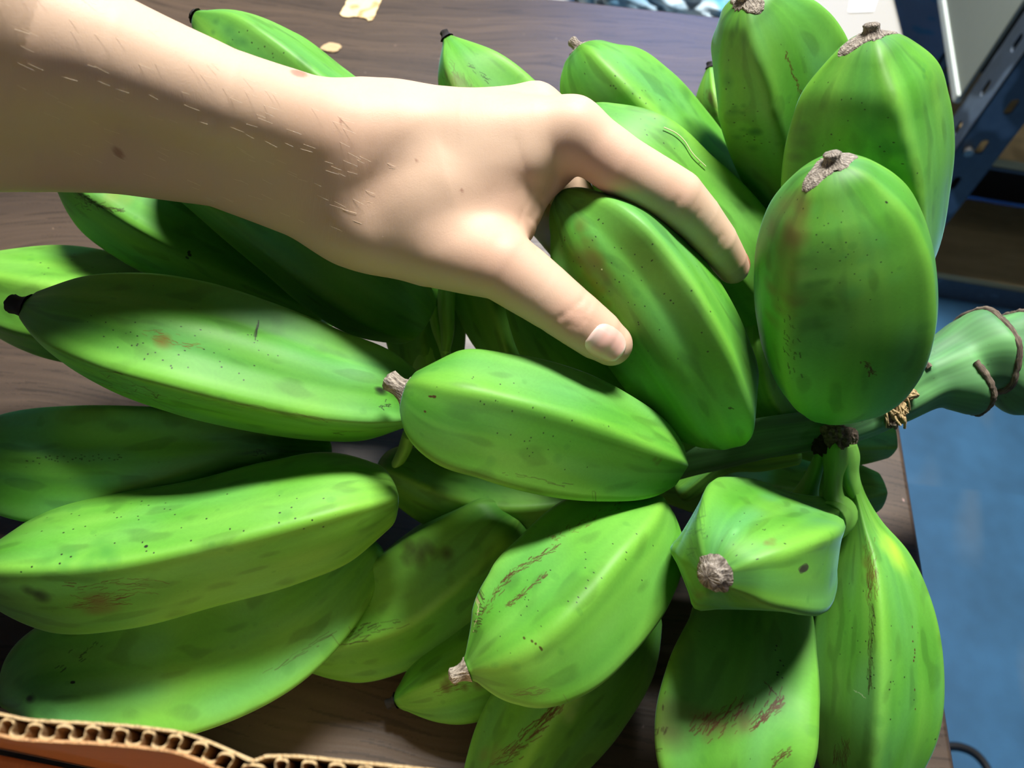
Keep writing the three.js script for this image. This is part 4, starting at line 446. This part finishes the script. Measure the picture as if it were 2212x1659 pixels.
// ------------------------------------------------------------------ the stalk that carries them
{
  seed(404);
  const rows = [[2330, 735, .43, 72], [2212, 768, .425, 72], [2110, 770, .42, 74], [2010, 812, .415, 66], [1930, 862, .41, 54], [1860, 905, .408, 42], [1780, 925, .408, 42], [1650, 945, .412, 44], [1500, 975, .42, 50], [1300, 1010, .435, 54], [1080, 1000, .44, 50], [930, 950, .445, 40]];
  const sp = spline(rows), M = 220, NR = 64, org = sp.point(0.3);
  const tex = pixelTex(512, 1024, (x, y, o) => { const st = nz(x / 9, y / 150, 3), b = nz(x / 60, y / 70, 5); const k = 1 + 0.12 * st + 0.10 * b; o[0] = lerp(74, 92, clamp(0.5 + b, 0, 1)) * k; o[1] = lerp(122, 146, clamp(0.5 + b, 0, 1)) * k; o[2] = lerp(72, 84, clamp(0.5 + b, 0, 1)) * k; }, true, (c) => { for (let i = 0; i < 160; i++) { c.fillStyle = `rgba(40,52,30,${rr(.2, .6)})`; c.beginPath(); c.ellipse(rnd() * 512, rnd() * 1024, rr(.6, 1.8), rr(.6, 3), 0, 0, 7); c.fill(); } });
  tex.wrapT = THREE.ClampToEdgeWrapping;
  const frame = (t) => { const T = sp.tan(t), c = sp.point(t), N = CAM.clone().sub(c); N.addScaledVector(T, -N.dot(T)).normalize(); return { T, c, N, S: T.clone().cross(N) }; };
  // swellings that carry the leaf scars: [t, angle, height]
  const sw = [[0.182, 15, .0095, 85], [0.238, -70, .012, 52], [0.31, 68, .0075, 50], [0.105, -84, .013, 56], [0.112, 80, .006, 45], [0.03, 0, .006, 90]];
  const surf = (t, a, grow = 0) => { const f = frame(t), deg = a * 180 / Math.PI; let r = sp.width(t) * (1 + 0.035 * Math.sin(a * 7 + 2 * nz(t * 8, 1, 1)) + 0.03 * nz(Math.cos(a) * 2, Math.sin(a) * 2, t * 20)); for (const [t0, d0, h, wd] of sw) { let e = Math.abs(deg - d0) % 360; if (e > 180) e = 360 - e; const dt = t - t0; r += DS * h * Math.exp(-(e * e) / (wd * wd)) * (dt < 0 ? Math.exp(-(dt * dt) / 0.00012) : Math.exp(-(dt * dt) / 0.0012)); } r += grow; return f.c.clone().addScaledVector(f.N, Math.cos(a) * r).addScaledVector(f.S, Math.sin(a) * r); };
  const g = gridGeo(NR, M, (i, j) => { const a = (i / NR - 0.5) * 2 * Math.PI; return [surf(j / M, a).sub(org), i / NR, j / M]; }, true);
  faceOut(g, (p) => { let b, bd = 1e9; for (let k = 0; k <= 40; k++) { const c = sp.point(k / 40).sub(org), d = c.distanceToSquared(p); if (d < bd) { bd = d; b = c; } } return b; });
  const t = thing('banana_stalk', 'thick ridged green stalk with brown scar rings, reaching past the table edge', 'stalk', org);
  mesh('main_stem', g, std({ map: tex, bumpMap: tex, bumpScale: 0.0006, roughness: 0.6, sheen: 0.15, sheenColor: srgb(190, 220, 190) }), t);
  const brown = pixelTex(128, 128, (x, y, o) => { const k = clamp(0.5 + 0.6 * nz(x / 10, y / 10, 2) + 0.4 * nz(x / 3, y / 3, 4), 0, 1); o[0] = lerp(58, 138, k); o[1] = lerp(48, 122, k); o[2] = lerp(40, 104, k); });
  const bm = std({ map: brown, bumpMap: brown, bumpScale: .0006, roughness: .95 });
  for (const [t0, d0, h, wd] of sw) { // ragged dry lip on each swelling
    const cv = []; for (let k = 0; k <= 24; k++) { const dg = d0 + (k / 24 - 0.5) * wd * 2.3; cv.push(surf(t0 - 0.004 + 0.004 * Math.abs(k / 12 - 1) ** 2 + 0.001 * nz(k / 2, t0 * 90, 1), dg * Math.PI / 180, 0.0002 + 0.0005 * nz(k / 1.5, t0 * 50, 3)).sub(org)); }
    const c = new THREE.CatmullRomCurve3(cv), tg = new THREE.TubeGeometry(c, 60, 0.0015, 8); const p = tg.attributes.position; for (let i = 0; i < p.count; i++) { const q = 0.0005; p.setXYZ(i, p.getX(i) + q * nz(p.getX(i) * 900, p.getY(i) * 900, 1), p.getY(i) + q * nz(p.getY(i) * 900, p.getZ(i) * 900, 2), p.getZ(i) + q * nz(p.getZ(i) * 900, p.getX(i) * 900, 3)); } tg.computeVertexNormals();
    mesh('scar_ring', tg, bm, t);
  }
  // broken, fibrous stub where a hand was cut off
  const tanT = pixelTex(128, 128, (x, y, o) => { const k = clamp(0.55 + 0.6 * nz(x / 5, y / 26, 2) + 0.3 * nz(x / 16, y / 16, 4), 0, 1); o[0] = lerp(96, 214, k); o[1] = lerp(72, 190, k); o[2] = lerp(42, 140, k); });
  const fm = std({ map: tanT, roughness: .95, side: THREE.DoubleSide });
  const fibre = (list, name, m) => { const gs = []; for (const [pts, r] of list) { const tg = new THREE.TubeGeometry(new THREE.CatmullRomCurve3(pts), 8, r, 6); gs.push(tg); } mesh(name, mergeGeometries(gs), m, t); };
  const lump = (x, y, d, sx, sy, sz, m, name, rough = .35) => { const ig = new THREE.IcosahedronGeometry(1, 4), p = ig.attributes.position, c = near(x, y, d).sub(org); for (let i = 0; i < p.count; i++) { const v = V3(p.getX(i), p.getY(i), p.getZ(i)), k = 1 + rough * nz(v.x * 2.5 + x, v.y * 2.5, v.z * 2.5) + rough * .5 * nz(v.x * 7, v.y * 7 + y, v.z * 7); const q = c.clone().addScaledVector(RT, v.x * k * sx * DS).addScaledVector(UP, v.y * k * sy * DS).addScaledVector(FWD, v.z * k * sz * DS); p.setXYZ(i, q.x, q.y, q.z); } const g2 = ig; g2.computeVertexNormals(); return mesh(name, g2, m, t); };
  lump(1934, 882, .398, .0048, .0082, .006, fm, 'broken_stub', .4); lump(1926, 905, .398, .0036, .0042, .004, bm, 'broken_stub', .5); lump(1930, 826, .396, .0045, .006, .004, bm, 'broken_stub', .5); lump(1955, 850, .395, .0062, .0034, .003, fm, 'broken_stub', .3);
  fibre([...Array(22)].map(() => { const x = 1925 + rr(-14, 34), y = 868 + rr(-34, 30); return [[near(x, y, .394).sub(org), near(x + rr(-4, 6), y + rr(4, 14), .392).sub(org), near(x + rr(-2, 14), y + rr(16, 34), .393 + rr(-.003, .003)).sub(org)], rr(.0002, .0006)]; }), 'torn_fibre', fm);
  // crown below the stem that holds the front hand, with its necks
  const green = pixelTex(128, 256, (x, y, o) => { const k = 1 + .1 * nz(x / 14, y / 60, 3); o[0] = 132 * k; o[1] = 200 * k; o[2] = 82 * k; });
  const gm = std({ map: green, roughness: .5, sheen: .1 });
  lump(1806, 942, .395, .0062, .0078, .006, bm, 'crown', .45); lump(1776, 962, .40, .005, .005, .005, std({ color: srgb(48, 40, 30), roughness: 1 }), 'crown', .5); lump(1838, 944, .40, .003, .005, .004, bm, 'crown', .5);
  const neck = (rws) => { const q = spline(rws); const ng = gridGeo(24, 40, (i, j) => { const a = i / 24 * 2 * Math.PI, tt = j / 40, T = q.tan(tt), c = q.point(tt), N = CAM.clone().sub(c); N.addScaledVector(T, -N.dot(T)).normalize(); const S = T.clone().cross(N), w = q.width(tt) * (1 + .1 * Math.cos(3 * a)) * (j === 0 || j === 40 ? .02 : 1); return [c.addScaledVector(N, Math.cos(a) * w).addScaledVector(S, Math.sin(a) * w).sub(org), i / 24, tt]; }, true); faceOut(ng, (p) => { let b, bd = 1e9; for (let k = 0; k <= 20; k++) { const c = q.point(k / 20).sub(org), d = c.distanceToSquared(p); if (d < bd) { bd = d; b = c; } } return b; }); mesh('neck', ng, gm, t); };
  neck([[1808, 958, .397, 24], [1806, 985, .396, 27], [1800, 1030, .396, 19], [1800, 1075, .396, 23], [1812, 1108, .394, 38], [1786, 1128, .39, 46]]);
  neck([[1826, 960, .399, 22], [1830, 985, .399, 25], [1833, 1018, .40, 21], [1842, 1052, .401, 17], [1850, 1088, .403, 9]]);
  neck([[1775, 975, .404, 12], [1765, 1005, .405, 14], [1748, 1050, .408, 20], [1735, 1090, .415, 32], [1735, 1130, .424, 30]]);
  neck([[966, 600, .43, 18], [964, 660, .43, 18], [966, 720, .43, 14], [962, 765, .43, 8]]);
  neck([[935, 660, .437, 12], [945, 710, .436, 12], [958, 745, .434, 12], [965, 775, .433, 10]]);
  neck([[925, 725, .45, 22], [920, 780, .45, 30], [930, 850, .447, 34], [940, 930, .446, 30]]);
  neck([[885, 935, .42, 14], [872, 975, .43, 14], [850, 1015, .435, 10]]);
}

// ------------------------------------------------------------------ the hand: bones with radii, joined by smooth minimum, meshed as one surface
{
  // bones in the viewer's axes (x right, y down, z away), metres
  const HS = .96, B = (x, y, d, r) => [(x - W / 2) / F * d * HS, (y - H / 2) / F * d * HS, d * HS, r * d * HS / F];
  const chain = (...p) => p.slice(1).map((b, i) => [p[i], b]);
  const arm = [
    chain(B(-420, -170, .204, 245), B(-160, -50, .225, 195), B(60, 62, .241, 152), B(240, 122, .249, 128), B(480, 215, .263, 108), B(740, 306, .289, 112), B(830, 305, .294, 100)),
    chain(B(-420, 130, .240, 275), B(-160, 205, .262, 205), B(60, 238, .279, 172), B(240, 268, .287, 148), B(480, 322, .294, 122), B(690, 422, .300, 104), B(800, 460, .302, 104)),
    chain(B(-420, 0, .215, 200), B(240, 195, .273, 130), B(700, 360, .297, 92)),
  ];
  const palm = [
    chain(B(800, 300, .292, 96), B(1000, 285, .288, 76), B(1150, 276, .286, 64), B(1236, 281, .287, 66)),
    chain(B(800, 280, .300, 88), B(1000, 262, .300, 64), B(1156, 241, .303, 59)),
    chain(B(800, 290, .315, 84), B(1110, 275, .322, 60)), chain(B(800, 320, .325, 80), B(1060, 320, .338, 58)),
    chain(B(840, 400, .309, 112), B(1010, 385, .303, 110)), chain(B(840, 420, .318, 110), B(1020, 400, .325, 100)),
  ];
  const thumb = [chain(B(770, 470, .307, 104), B(930, 520, .297, 100), B(1082, 570, .282, 79), B(1170, 632, .283, 68), B(1248, 690, .284, 60), B(1290, 722, .286, 55), B(1320, 744, .288, 47))];
  const web = [chain(B(980, 395, .290, 92), B(1130, 345, .287, 66)), chain(B(930, 440, .294, 105), B(1060, 465, .294, 82), B(1092, 478, .295, 66)), chain(B(1195, 340, .298, 62), B(1110, 440, .298, 52)), chain(B(1050, 330, .294, 84), B(1080, 430, .297, 76))];
  const index = [chain(B(1236, 281, .287, 66), B(1338, 357, .289, 66), B(1460, 427, .293, 61), B(1505, 470, .298, 53), B(1545, 520, .304, 47), B(1572, 560, .311, 40), B(1582, 577, .315, 36))];
  const middle = [chain(B(1156, 241, .303, 57), B(1280, 322, .309, 54), B(1380, 400, .316, 50), B(1470, 482, .330, 42), B(1522, 545, .342, 36))];
  const ring = [chain(B(1110, 275, .322, 56), B(1200, 370, .338, 52), B(1262, 462, .348, 44), B(1310, 530, .352, 36))];
  const little = [chain(B(1060, 320, .338, 54), B(1130, 410, .352, 46), B(1180, 480, .360, 40), B(1225, 545, .362, 32))];
  const seg = (p, s) => { const a = s[0], b = s[1], bx = b[0] - a[0], by = b[1] - a[1], bz = b[2] - a[2], px = p[0] - a[0], py = p[1] - a[1], pz = p[2] - a[2]; let h = (px * bx + py * by + pz * bz) / (bx * bx + by * by + bz * bz); h = h < 0 ? 0 : h > 1 ? 1 : h; const dx = px - h * bx, dy = py - h * by, dz = pz - h * bz; return Math.sqrt(dx * dx + dy * dy + dz * dz) - (a[3] + (b[3] - a[3]) * h); };
  const smin = (a, b, k) => { const h = Math.max(k - Math.abs(a - b), 0) / k; return Math.min(a, b) - h * h * k * 0.25; };
  const group = (p, g, k) => { let d = 1; for (const c of g) { let e = 1; for (const s of c) e = Math.min(e, seg(p, s)); d = d === 1 ? e : smin(d, e, k); } return d; };
  // creases: short grooves on the skin [a, b, depth, width]
  const G3 = (x, y, d) => [(x - W / 2) / F * d * HS, (y - H / 2) / F * d * HS, d * HS];
  const grooves = [];
  const gro = (pts, d, dep, wid, reach = .012) => { for (let i = 0; i + 1 < pts.length; i++) grooves.push([G3(...pts[i], d), G3(...pts[i + 1], d), dep, wid, reach]); };
  gro([[1172, 706], [1214, 682], [1258, 648], [1270, 628]], .272, .00055, .0011); gro([[1246, 716], [1266, 690], [1277, 660]], .272, .0004, .001);
  gro([[1206, 712], [1232, 700], [1246, 706]], .272, .0003, .0009); gro([[1214, 692], [1234, 712]], .272, .0003, .0009); gro([[1196, 700], [1222, 718]], .272, .00025, .0009); gro([[1236, 672], [1256, 676]], .272, .00025, .0009);
  gro([[1428, 462], [1452, 448], [1462, 434]], .285, .0005, .0012); gro([[1468, 500], [1492, 478], [1506, 462]], .290, .0003, .001); gro([[1518, 548], [1540, 528], [1556, 512]], .297, .00042, .0011);
  gro([[1236, 404], [1196, 440], [1168, 480], [1160, 520]], .287, .0011, .0014, .016); gro([[1205, 372], [1168, 428], [1150, 466]], .284, .0008, .0016, .014);
  gro([[1148, 520], [1158, 548], [1172, 566]], .284, .0006, .001);
  const sdf = (p) => {
    let d = smin(group(p, arm, .014), group(p, palm, .012), .012);
    d = smin(d, group(p, thumb, .006), .010); d = smin(d, group(p, web, .008), .008);
    d = smin(d, Math.min(group(p, index, .004)), .0045);
    d = smin(d, group(p, middle, .004), .003); d = smin(d, group(p, ring, .004), .003); d = smin(d, group(p, little, .004), .003);
    if (d < .006 && d > -.006) {
      for (const g of grooves) { const a = g[0], b = g[1]; const bx = b[0] - a[0], by = b[1] - a[1], bz = b[2] - a[2], px = p[0] - a[0], py = p[1] - a[1]; let h = (px * bx + py * by) / (bx * bx + by * by); h = h < 0 ? 0 : h > 1 ? 1 : h; const dx = px - h * bx, dy = py - h * by, dz = p[2] - a[2] - h * bz; if (Math.abs(dz) > g[4] * 1.6) continue; const e = (dx * dx + dy * dy) / (g[3] * g[3]); if (e < 8) d += (g[2] > .0006 ? .5 : .3) * g[2] * Math.exp(-e) * (1 - sst(g[4], g[4] * 1.6, Math.abs(dz))); }
      // tendons, faint veins
      d += .00028 * nz(p[0] * 50, p[1] * 50, p[2] * 50) + .00003 * nz(p[0] * 210, p[1] * 210, p[2] * 210);
    }
    return d;
  };
  // sparse surface nets
  const CS = .001, lo = [-.225, -.16, .165], hi = [.115, .012, .42], nn = lo.map((l, i) => Math.ceil((hi[i] - l) / CS / 8) * 8 + 1), [nx, ny, nzc] = nn;
  const f = new Float32Array(nx * ny * nzc).fill(1), ix = (i, j, k) => (k * ny + j) * nx + i, pt = (i, j, k) => [lo[0] + i * CS, lo[1] + j * CS, lo[2] + k * CS];
  const live = [], diag = 8 * CS * .87 + .008;
  for (let K = 0; K < nzc - 1; K += 8) for (let J = 0; J < ny - 1; J += 8) for (let I = 0; I < nx - 1; I += 8) {
    const c = sdf(pt(I + 4, J + 4, K + 4)); const far = Math.abs(c) > diag;
    for (let k = K; k <= K + 8; k++) for (let j = J; j <= J + 8; j++) for (let i = I; i <= I + 8; i++) { const q = ix(i, j, k); if (far) { if (f[q] === 1) f[q] = c > 0 ? .5 : -.5; } else if (Math.abs(f[q]) >= .5) f[q] = sdf(pt(i, j, k)); }
    if (!far) live.push([I, J, K]);
  }
  const vid = new Map(), pos = [], idx = [];
  const cellV = (i, j, k) => {
    const key = ix(i, j, k), got = vid.get(key); if (got !== undefined) return got;
    let n = 0, sx = 0, sy = 0, sz = 0; const v = [];
    for (let c = 0; c < 8; c++) v.push(f[ix(i + (c & 1), j + (c >> 1 & 1), k + (c >> 2))]);
    for (const [a, b] of [[0, 1], [2, 3], [4, 5], [6, 7], [0, 2], [1, 3], [4, 6], [5, 7], [0, 4], [1, 5], [2, 6], [3, 7]]) if ((v[a] < 0) !== (v[b] < 0)) { const t = v[a] / (v[a] - v[b]); n++; sx += lerp(a & 1, b & 1, t); sy += lerp(a >> 1 & 1, b >> 1 & 1, t); sz += lerp(a >> 2, b >> 2, t); }
    const id = pos.length / 3; pos.push(lo[0] + (i + sx / n) * CS, lo[1] + (j + sy / n) * CS, lo[2] + (k + sz / n) * CS); vid.set(key, id); return id;
  };
  for (const [I, J, K] of live) for (let k = Math.max(1, K); k < Math.min(K + 8, nzc - 1); k++) for (let j = Math.max(1, J); j < Math.min(J + 8, ny - 1); j++) for (let i = Math.max(1, I); i < Math.min(I + 8, nx - 1); i++) {
    const a = f[ix(i, j, k)] < 0;
    const quad = (b, p, q, r, s) => { if (a === b) return; const w = [cellV(...p), cellV(...q), cellV(...r), cellV(...s)]; if (a) idx.push(w[0], w[1], w[2], w[0], w[2], w[3]); else idx.push(w[0], w[2], w[1], w[0], w[3], w[2]); };
    quad(f[ix(i + 1, j, k)] < 0, [i, j - 1, k - 1], [i, j, k - 1], [i, j, k], [i, j - 1, k]);
    quad(f[ix(i, j + 1, k)] < 0, [i - 1, j, k - 1], [i - 1, j, k], [i, j, k], [i, j, k - 1]);
    quad(f[ix(i, j, k + 1)] < 0, [i - 1, j - 1, k], [i, j - 1, k], [i, j, k], [i - 1, j, k]);
  }
  // to the world, with smooth normals from the field, skin tone per vertex
  const n = pos.length / 3, P = new Float32Array(n * 3), N = new Float32Array(n * 3), C = new Float32Array(n * 3), UV = new Float32Array(n * 2), e = .0006;
  const toW = (p) => CAM.clone().addScaledVector(RT, p[0]).addScaledVector(UP, -p[1]).addScaledVector(FWD, p[2]), dirW = (p) => V3(0, 0, 0).addScaledVector(RT, p[0]).addScaledVector(UP, -p[1]).addScaledVector(FWD, p[2]);
  const grad = (p, h = e) => { const g = [sdf([p[0] + h, p[1], p[2]]) - sdf([p[0] - h, p[1], p[2]]), sdf([p[0], p[1] + h, p[2]]) - sdf([p[0], p[1] - h, p[2]]), sdf([p[0], p[1], p[2] + h]) - sdf([p[0], p[1], p[2] - h])], l = Math.hypot(...g) || 1; return g.map((x) => x / l); };
  const org = toW(G3(1000, 420, .3));
  const axA = toW(G3(1000, 400, .29)).sub(toW(G3(200, 190, .27))).normalize(), dors = V3(0, 1, -.35), axB = dors.clone().cross(axA).normalize();   // the arm's own axes, for the skin relief
  const red = [[B(1240, 690, .278), .011, .55], [B(1450, 440, .287), .010, .5], [B(1535, 520, .298), .008, .45], [B(1580, 585, .31), .011, .6], [B(1330, 350, .28), .02, .3], [B(1320, 740, .282), .010, .4], [B(1080, 560, .272), .016, .3], [B(960, 545, .27), .014, .22], [B(760, 300, .27), .02, .2], [B(1120, 480, .285), .018, .3]];
  const mole = [[B(664, 184, .278), .0024], [B(150, 268, .236), .0016], [B(1000, 420, .28), .0007], [B(904, 352, .28), .0006], [B(745, 276, .275), .0006]];
  for (let i = 0; i < n; i++) {
    const p = [pos[i * 3], pos[i * 3 + 1], pos[i * 3 + 2]], w = toW(p).sub(org), g = dirW(grad(p)).normalize();
    P.set([w.x, w.y, w.z], i * 3); N.set([g.x, g.y, g.z], i * 3); UV.set([w.dot(axA), w.dot(axB)], i * 2);
    const q = nz(p[0] * 40, p[1] * 40, p[2] * 40), q2 = nz(p[0] * 130, p[1] * 130, p[2] * 130); let r = .64 + .016 * q, gg = .445 + .024 * q + .01 * q2, b = .31 + .022 * q + .01 * q2, k = 0;
    for (const [c, s, a] of red) k = Math.max(k, a * Math.exp(-((p[0] - c[0]) ** 2 + (p[1] - c[1]) ** 2 + (p[2] - c[2]) ** 2) / (s * s)));
    k += .12 * Math.max(0, q2); r = lerp(r, .62, k); gg = lerp(gg, .315, k); b = lerp(b, .225, k);
    for (const [c, s] of mole) { const d = Math.hypot(p[0] - c[0], p[1] - c[1]) / s, m = 1 - sst(.6, 1.15, d + .25 * q2); r = lerp(r, .30, m * .75); gg = lerp(gg, .14, m * .75); b = lerp(b, .09, m * .75); }
    C.set([r, gg, b], i * 3);
  }
  const geo = new THREE.BufferGeometry(); geo.setAttribute('position', new THREE.BufferAttribute(P, 3)); geo.setAttribute('normal', new THREE.BufferAttribute(N, 3)); geo.setAttribute('color', new THREE.BufferAttribute(C, 3)); geo.setAttribute('uv', new THREE.BufferAttribute(UV, 2)); geo.setIndex(idx);
  { // wind the triangles outwards
    let s = 0; for (let t = 0; t < idx.length; t += 300) { const [a, b, c] = [0, 1, 2].map((k) => V3(...P.subarray(idx[t + k] * 3, idx[t + k] * 3 + 3))); s += b.clone().sub(a).cross(c.clone().sub(a)).normalize().dot(V3(...N.subarray(idx[t] * 3, idx[t] * 3 + 3))); }
    if (s < 0) { const a = geo.index.array; for (let t = 0; t < a.length; t += 3) { const q = a[t]; a[t] = a[t + 1]; a[t + 1] = q; } }
  }
  seed(77);
  const relief = pixelTex(512, 512, (x, y, o) => { const a = noiseTile(x * .9, y * .9), l1 = Math.abs(nz(x / 9, y / 4, 2)), l2 = Math.abs(nz(x / 5 + y / 9, y / 8 - x / 14, 7)); o[0] = o[1] = o[2] = 128 + 40 * a + 70 * Math.min(l1, .3) + 70 * Math.min(l2, .3); }, false);
  relief.repeat.set(26, 26);
  const skin = std({ vertexColors: true, bumpMap: relief, bumpScale: .00011, roughness: .52, specularIntensity: .55, sheen: .15, sheenColor: srgb(255, 190, 160), sheenRoughness: .6 });
  const body = mesh('person', geo, skin); body.position.copy(org);
  tag(body, "person's bare forearm reaching in with the hand closed around a green banana", 'person');
  // nails: a curved plate laid on the fingertip
  const onto = (p, d) => { let q = p.slice(); for (let i = 0; i < 40; i++) { const s = sdf(q); q = q.map((x, k) => x + d[k] * s * .8); if (Math.abs(s) < 1e-5) break; } return q; };
  const norm = (v) => { const l = Math.hypot(...v); return v.map((x) => x / l); }, cross = (a, b) => [a[1] * b[2] - a[2] * b[1], a[2] * b[0] - a[0] * b[2], a[0] * b[1] - a[1] * b[0]], sub = (a, b) => [a[0] - b[0], a[1] - b[1], a[2] - b[2]], dot = (a, b) => a[0] * b[0] + a[1] * b[1] + a[2] * b[2];
  const nail = (from, to, tipA, tipB, L, Wn, mat) => {
    const c = onto(from, norm(sub(to, from))), nr = grad(c, .002); let t = norm(sub(tipB, tipA)); t = norm(t.map((x, k) => x - nr[k] * dot(t, nr))); const b = cross(nr, t), NA = 22, NB = 18;
    const g = gridGeo(NB, NA, (i, j) => { const a = j / NA * 2 - 1, s = i / NB * 2 - 1; const wv = Math.pow(Math.max(0, 1 - Math.pow(Math.abs(a), a > 0 ? 3.2 : 2.6)), .42); const q = c.map((x, k) => x + t[k] * a * L / 2 + b[k] * s * wv * Wn / 2 + nr[k] * .0035); const h = onto(q, nr.map((x) => -x)); const rim = Math.max(Math.abs(s), Math.abs(a) ** 3), lift = (.00055 - .0008 * rim ** 6) + (a > .8 ? .0003 * (a - .8) * 5 : 0); const w = toW(h.map((x, k) => x + nr[k] * lift)).sub(org); return [w, i / NB, j / NA]; });
    const ctr = toW(c.map((x, k) => x - nr[k] * .02)).sub(org); faceOut(g, () => ctr); const m = mesh('fingernail', g, mat, body); return m;
  };
  const nt = pixelTex(64, 64, (x, y, o) => { const v = 1 - y / 63, lun = 1 - sst(.12, .3, v), tip = sst(.88, .95, v); o[0] = lerp(lerp(238, 244, lun), 246, tip); o[1] = lerp(lerp(188, 210, lun), 228, tip); o[2] = lerp(lerp(172, 196, lun), 208, tip); });
  const nm = std({ map: nt, roughness: .28, clearcoat: .35, clearcoatRoughness: .2, side: THREE.DoubleSide });
  nail(G3(1322, 772, .262), B(1306, 732, .288), B(1248, 690, .284), B(1320, 744, .288), .0145, .0125, nm);
  nail(G3(1650, 560, .322), B(1574, 564, .312), B(1545, 520, .304), B(1582, 577, .315), .010, .0085, std({ map: nt, color: srgb(200, 150, 140), roughness: .35, side: THREE.DoubleSide }));
  // fine pale hair on the forearm
  { const gs = []; seed(909); let tries = 0;
    while (gs.length < 130 && tries++ < 4000) {
      const x = rr(20, 930), mid = 120 + x * .28, y = mid + rr(-190, 170) * (1 - x / 2600); const c = onto(G3(x, y, .235), [0, 0, 1]); if (c[2] > .31 || Math.abs(sdf(c)) > .0005) continue; if (x > 700 && rnd() < .8) continue;
      const nr = grad(c, .001), t = norm([1, .36 + rr(-.14, .14), .1]), L = rr(.0022, .0048); const p = (k) => toW(c.map((q, i) => q + t[i] * L * k + nr[i] * (.00003 + .00025 * k))).sub(org);
      const tg = new THREE.TubeGeometry(new THREE.CatmullRomCurve3([p(0), p(.5), p(1)]), 3, .000032, 3); gs.push(tg);
    }
    const h = mesh('arm_hair', mergeGeometries(gs), std({ color: srgb(255, 236, 205), roughness: .35 }), body); h.userData.kind = 'stuff';
  }
}

renderer.render(scene, camera);
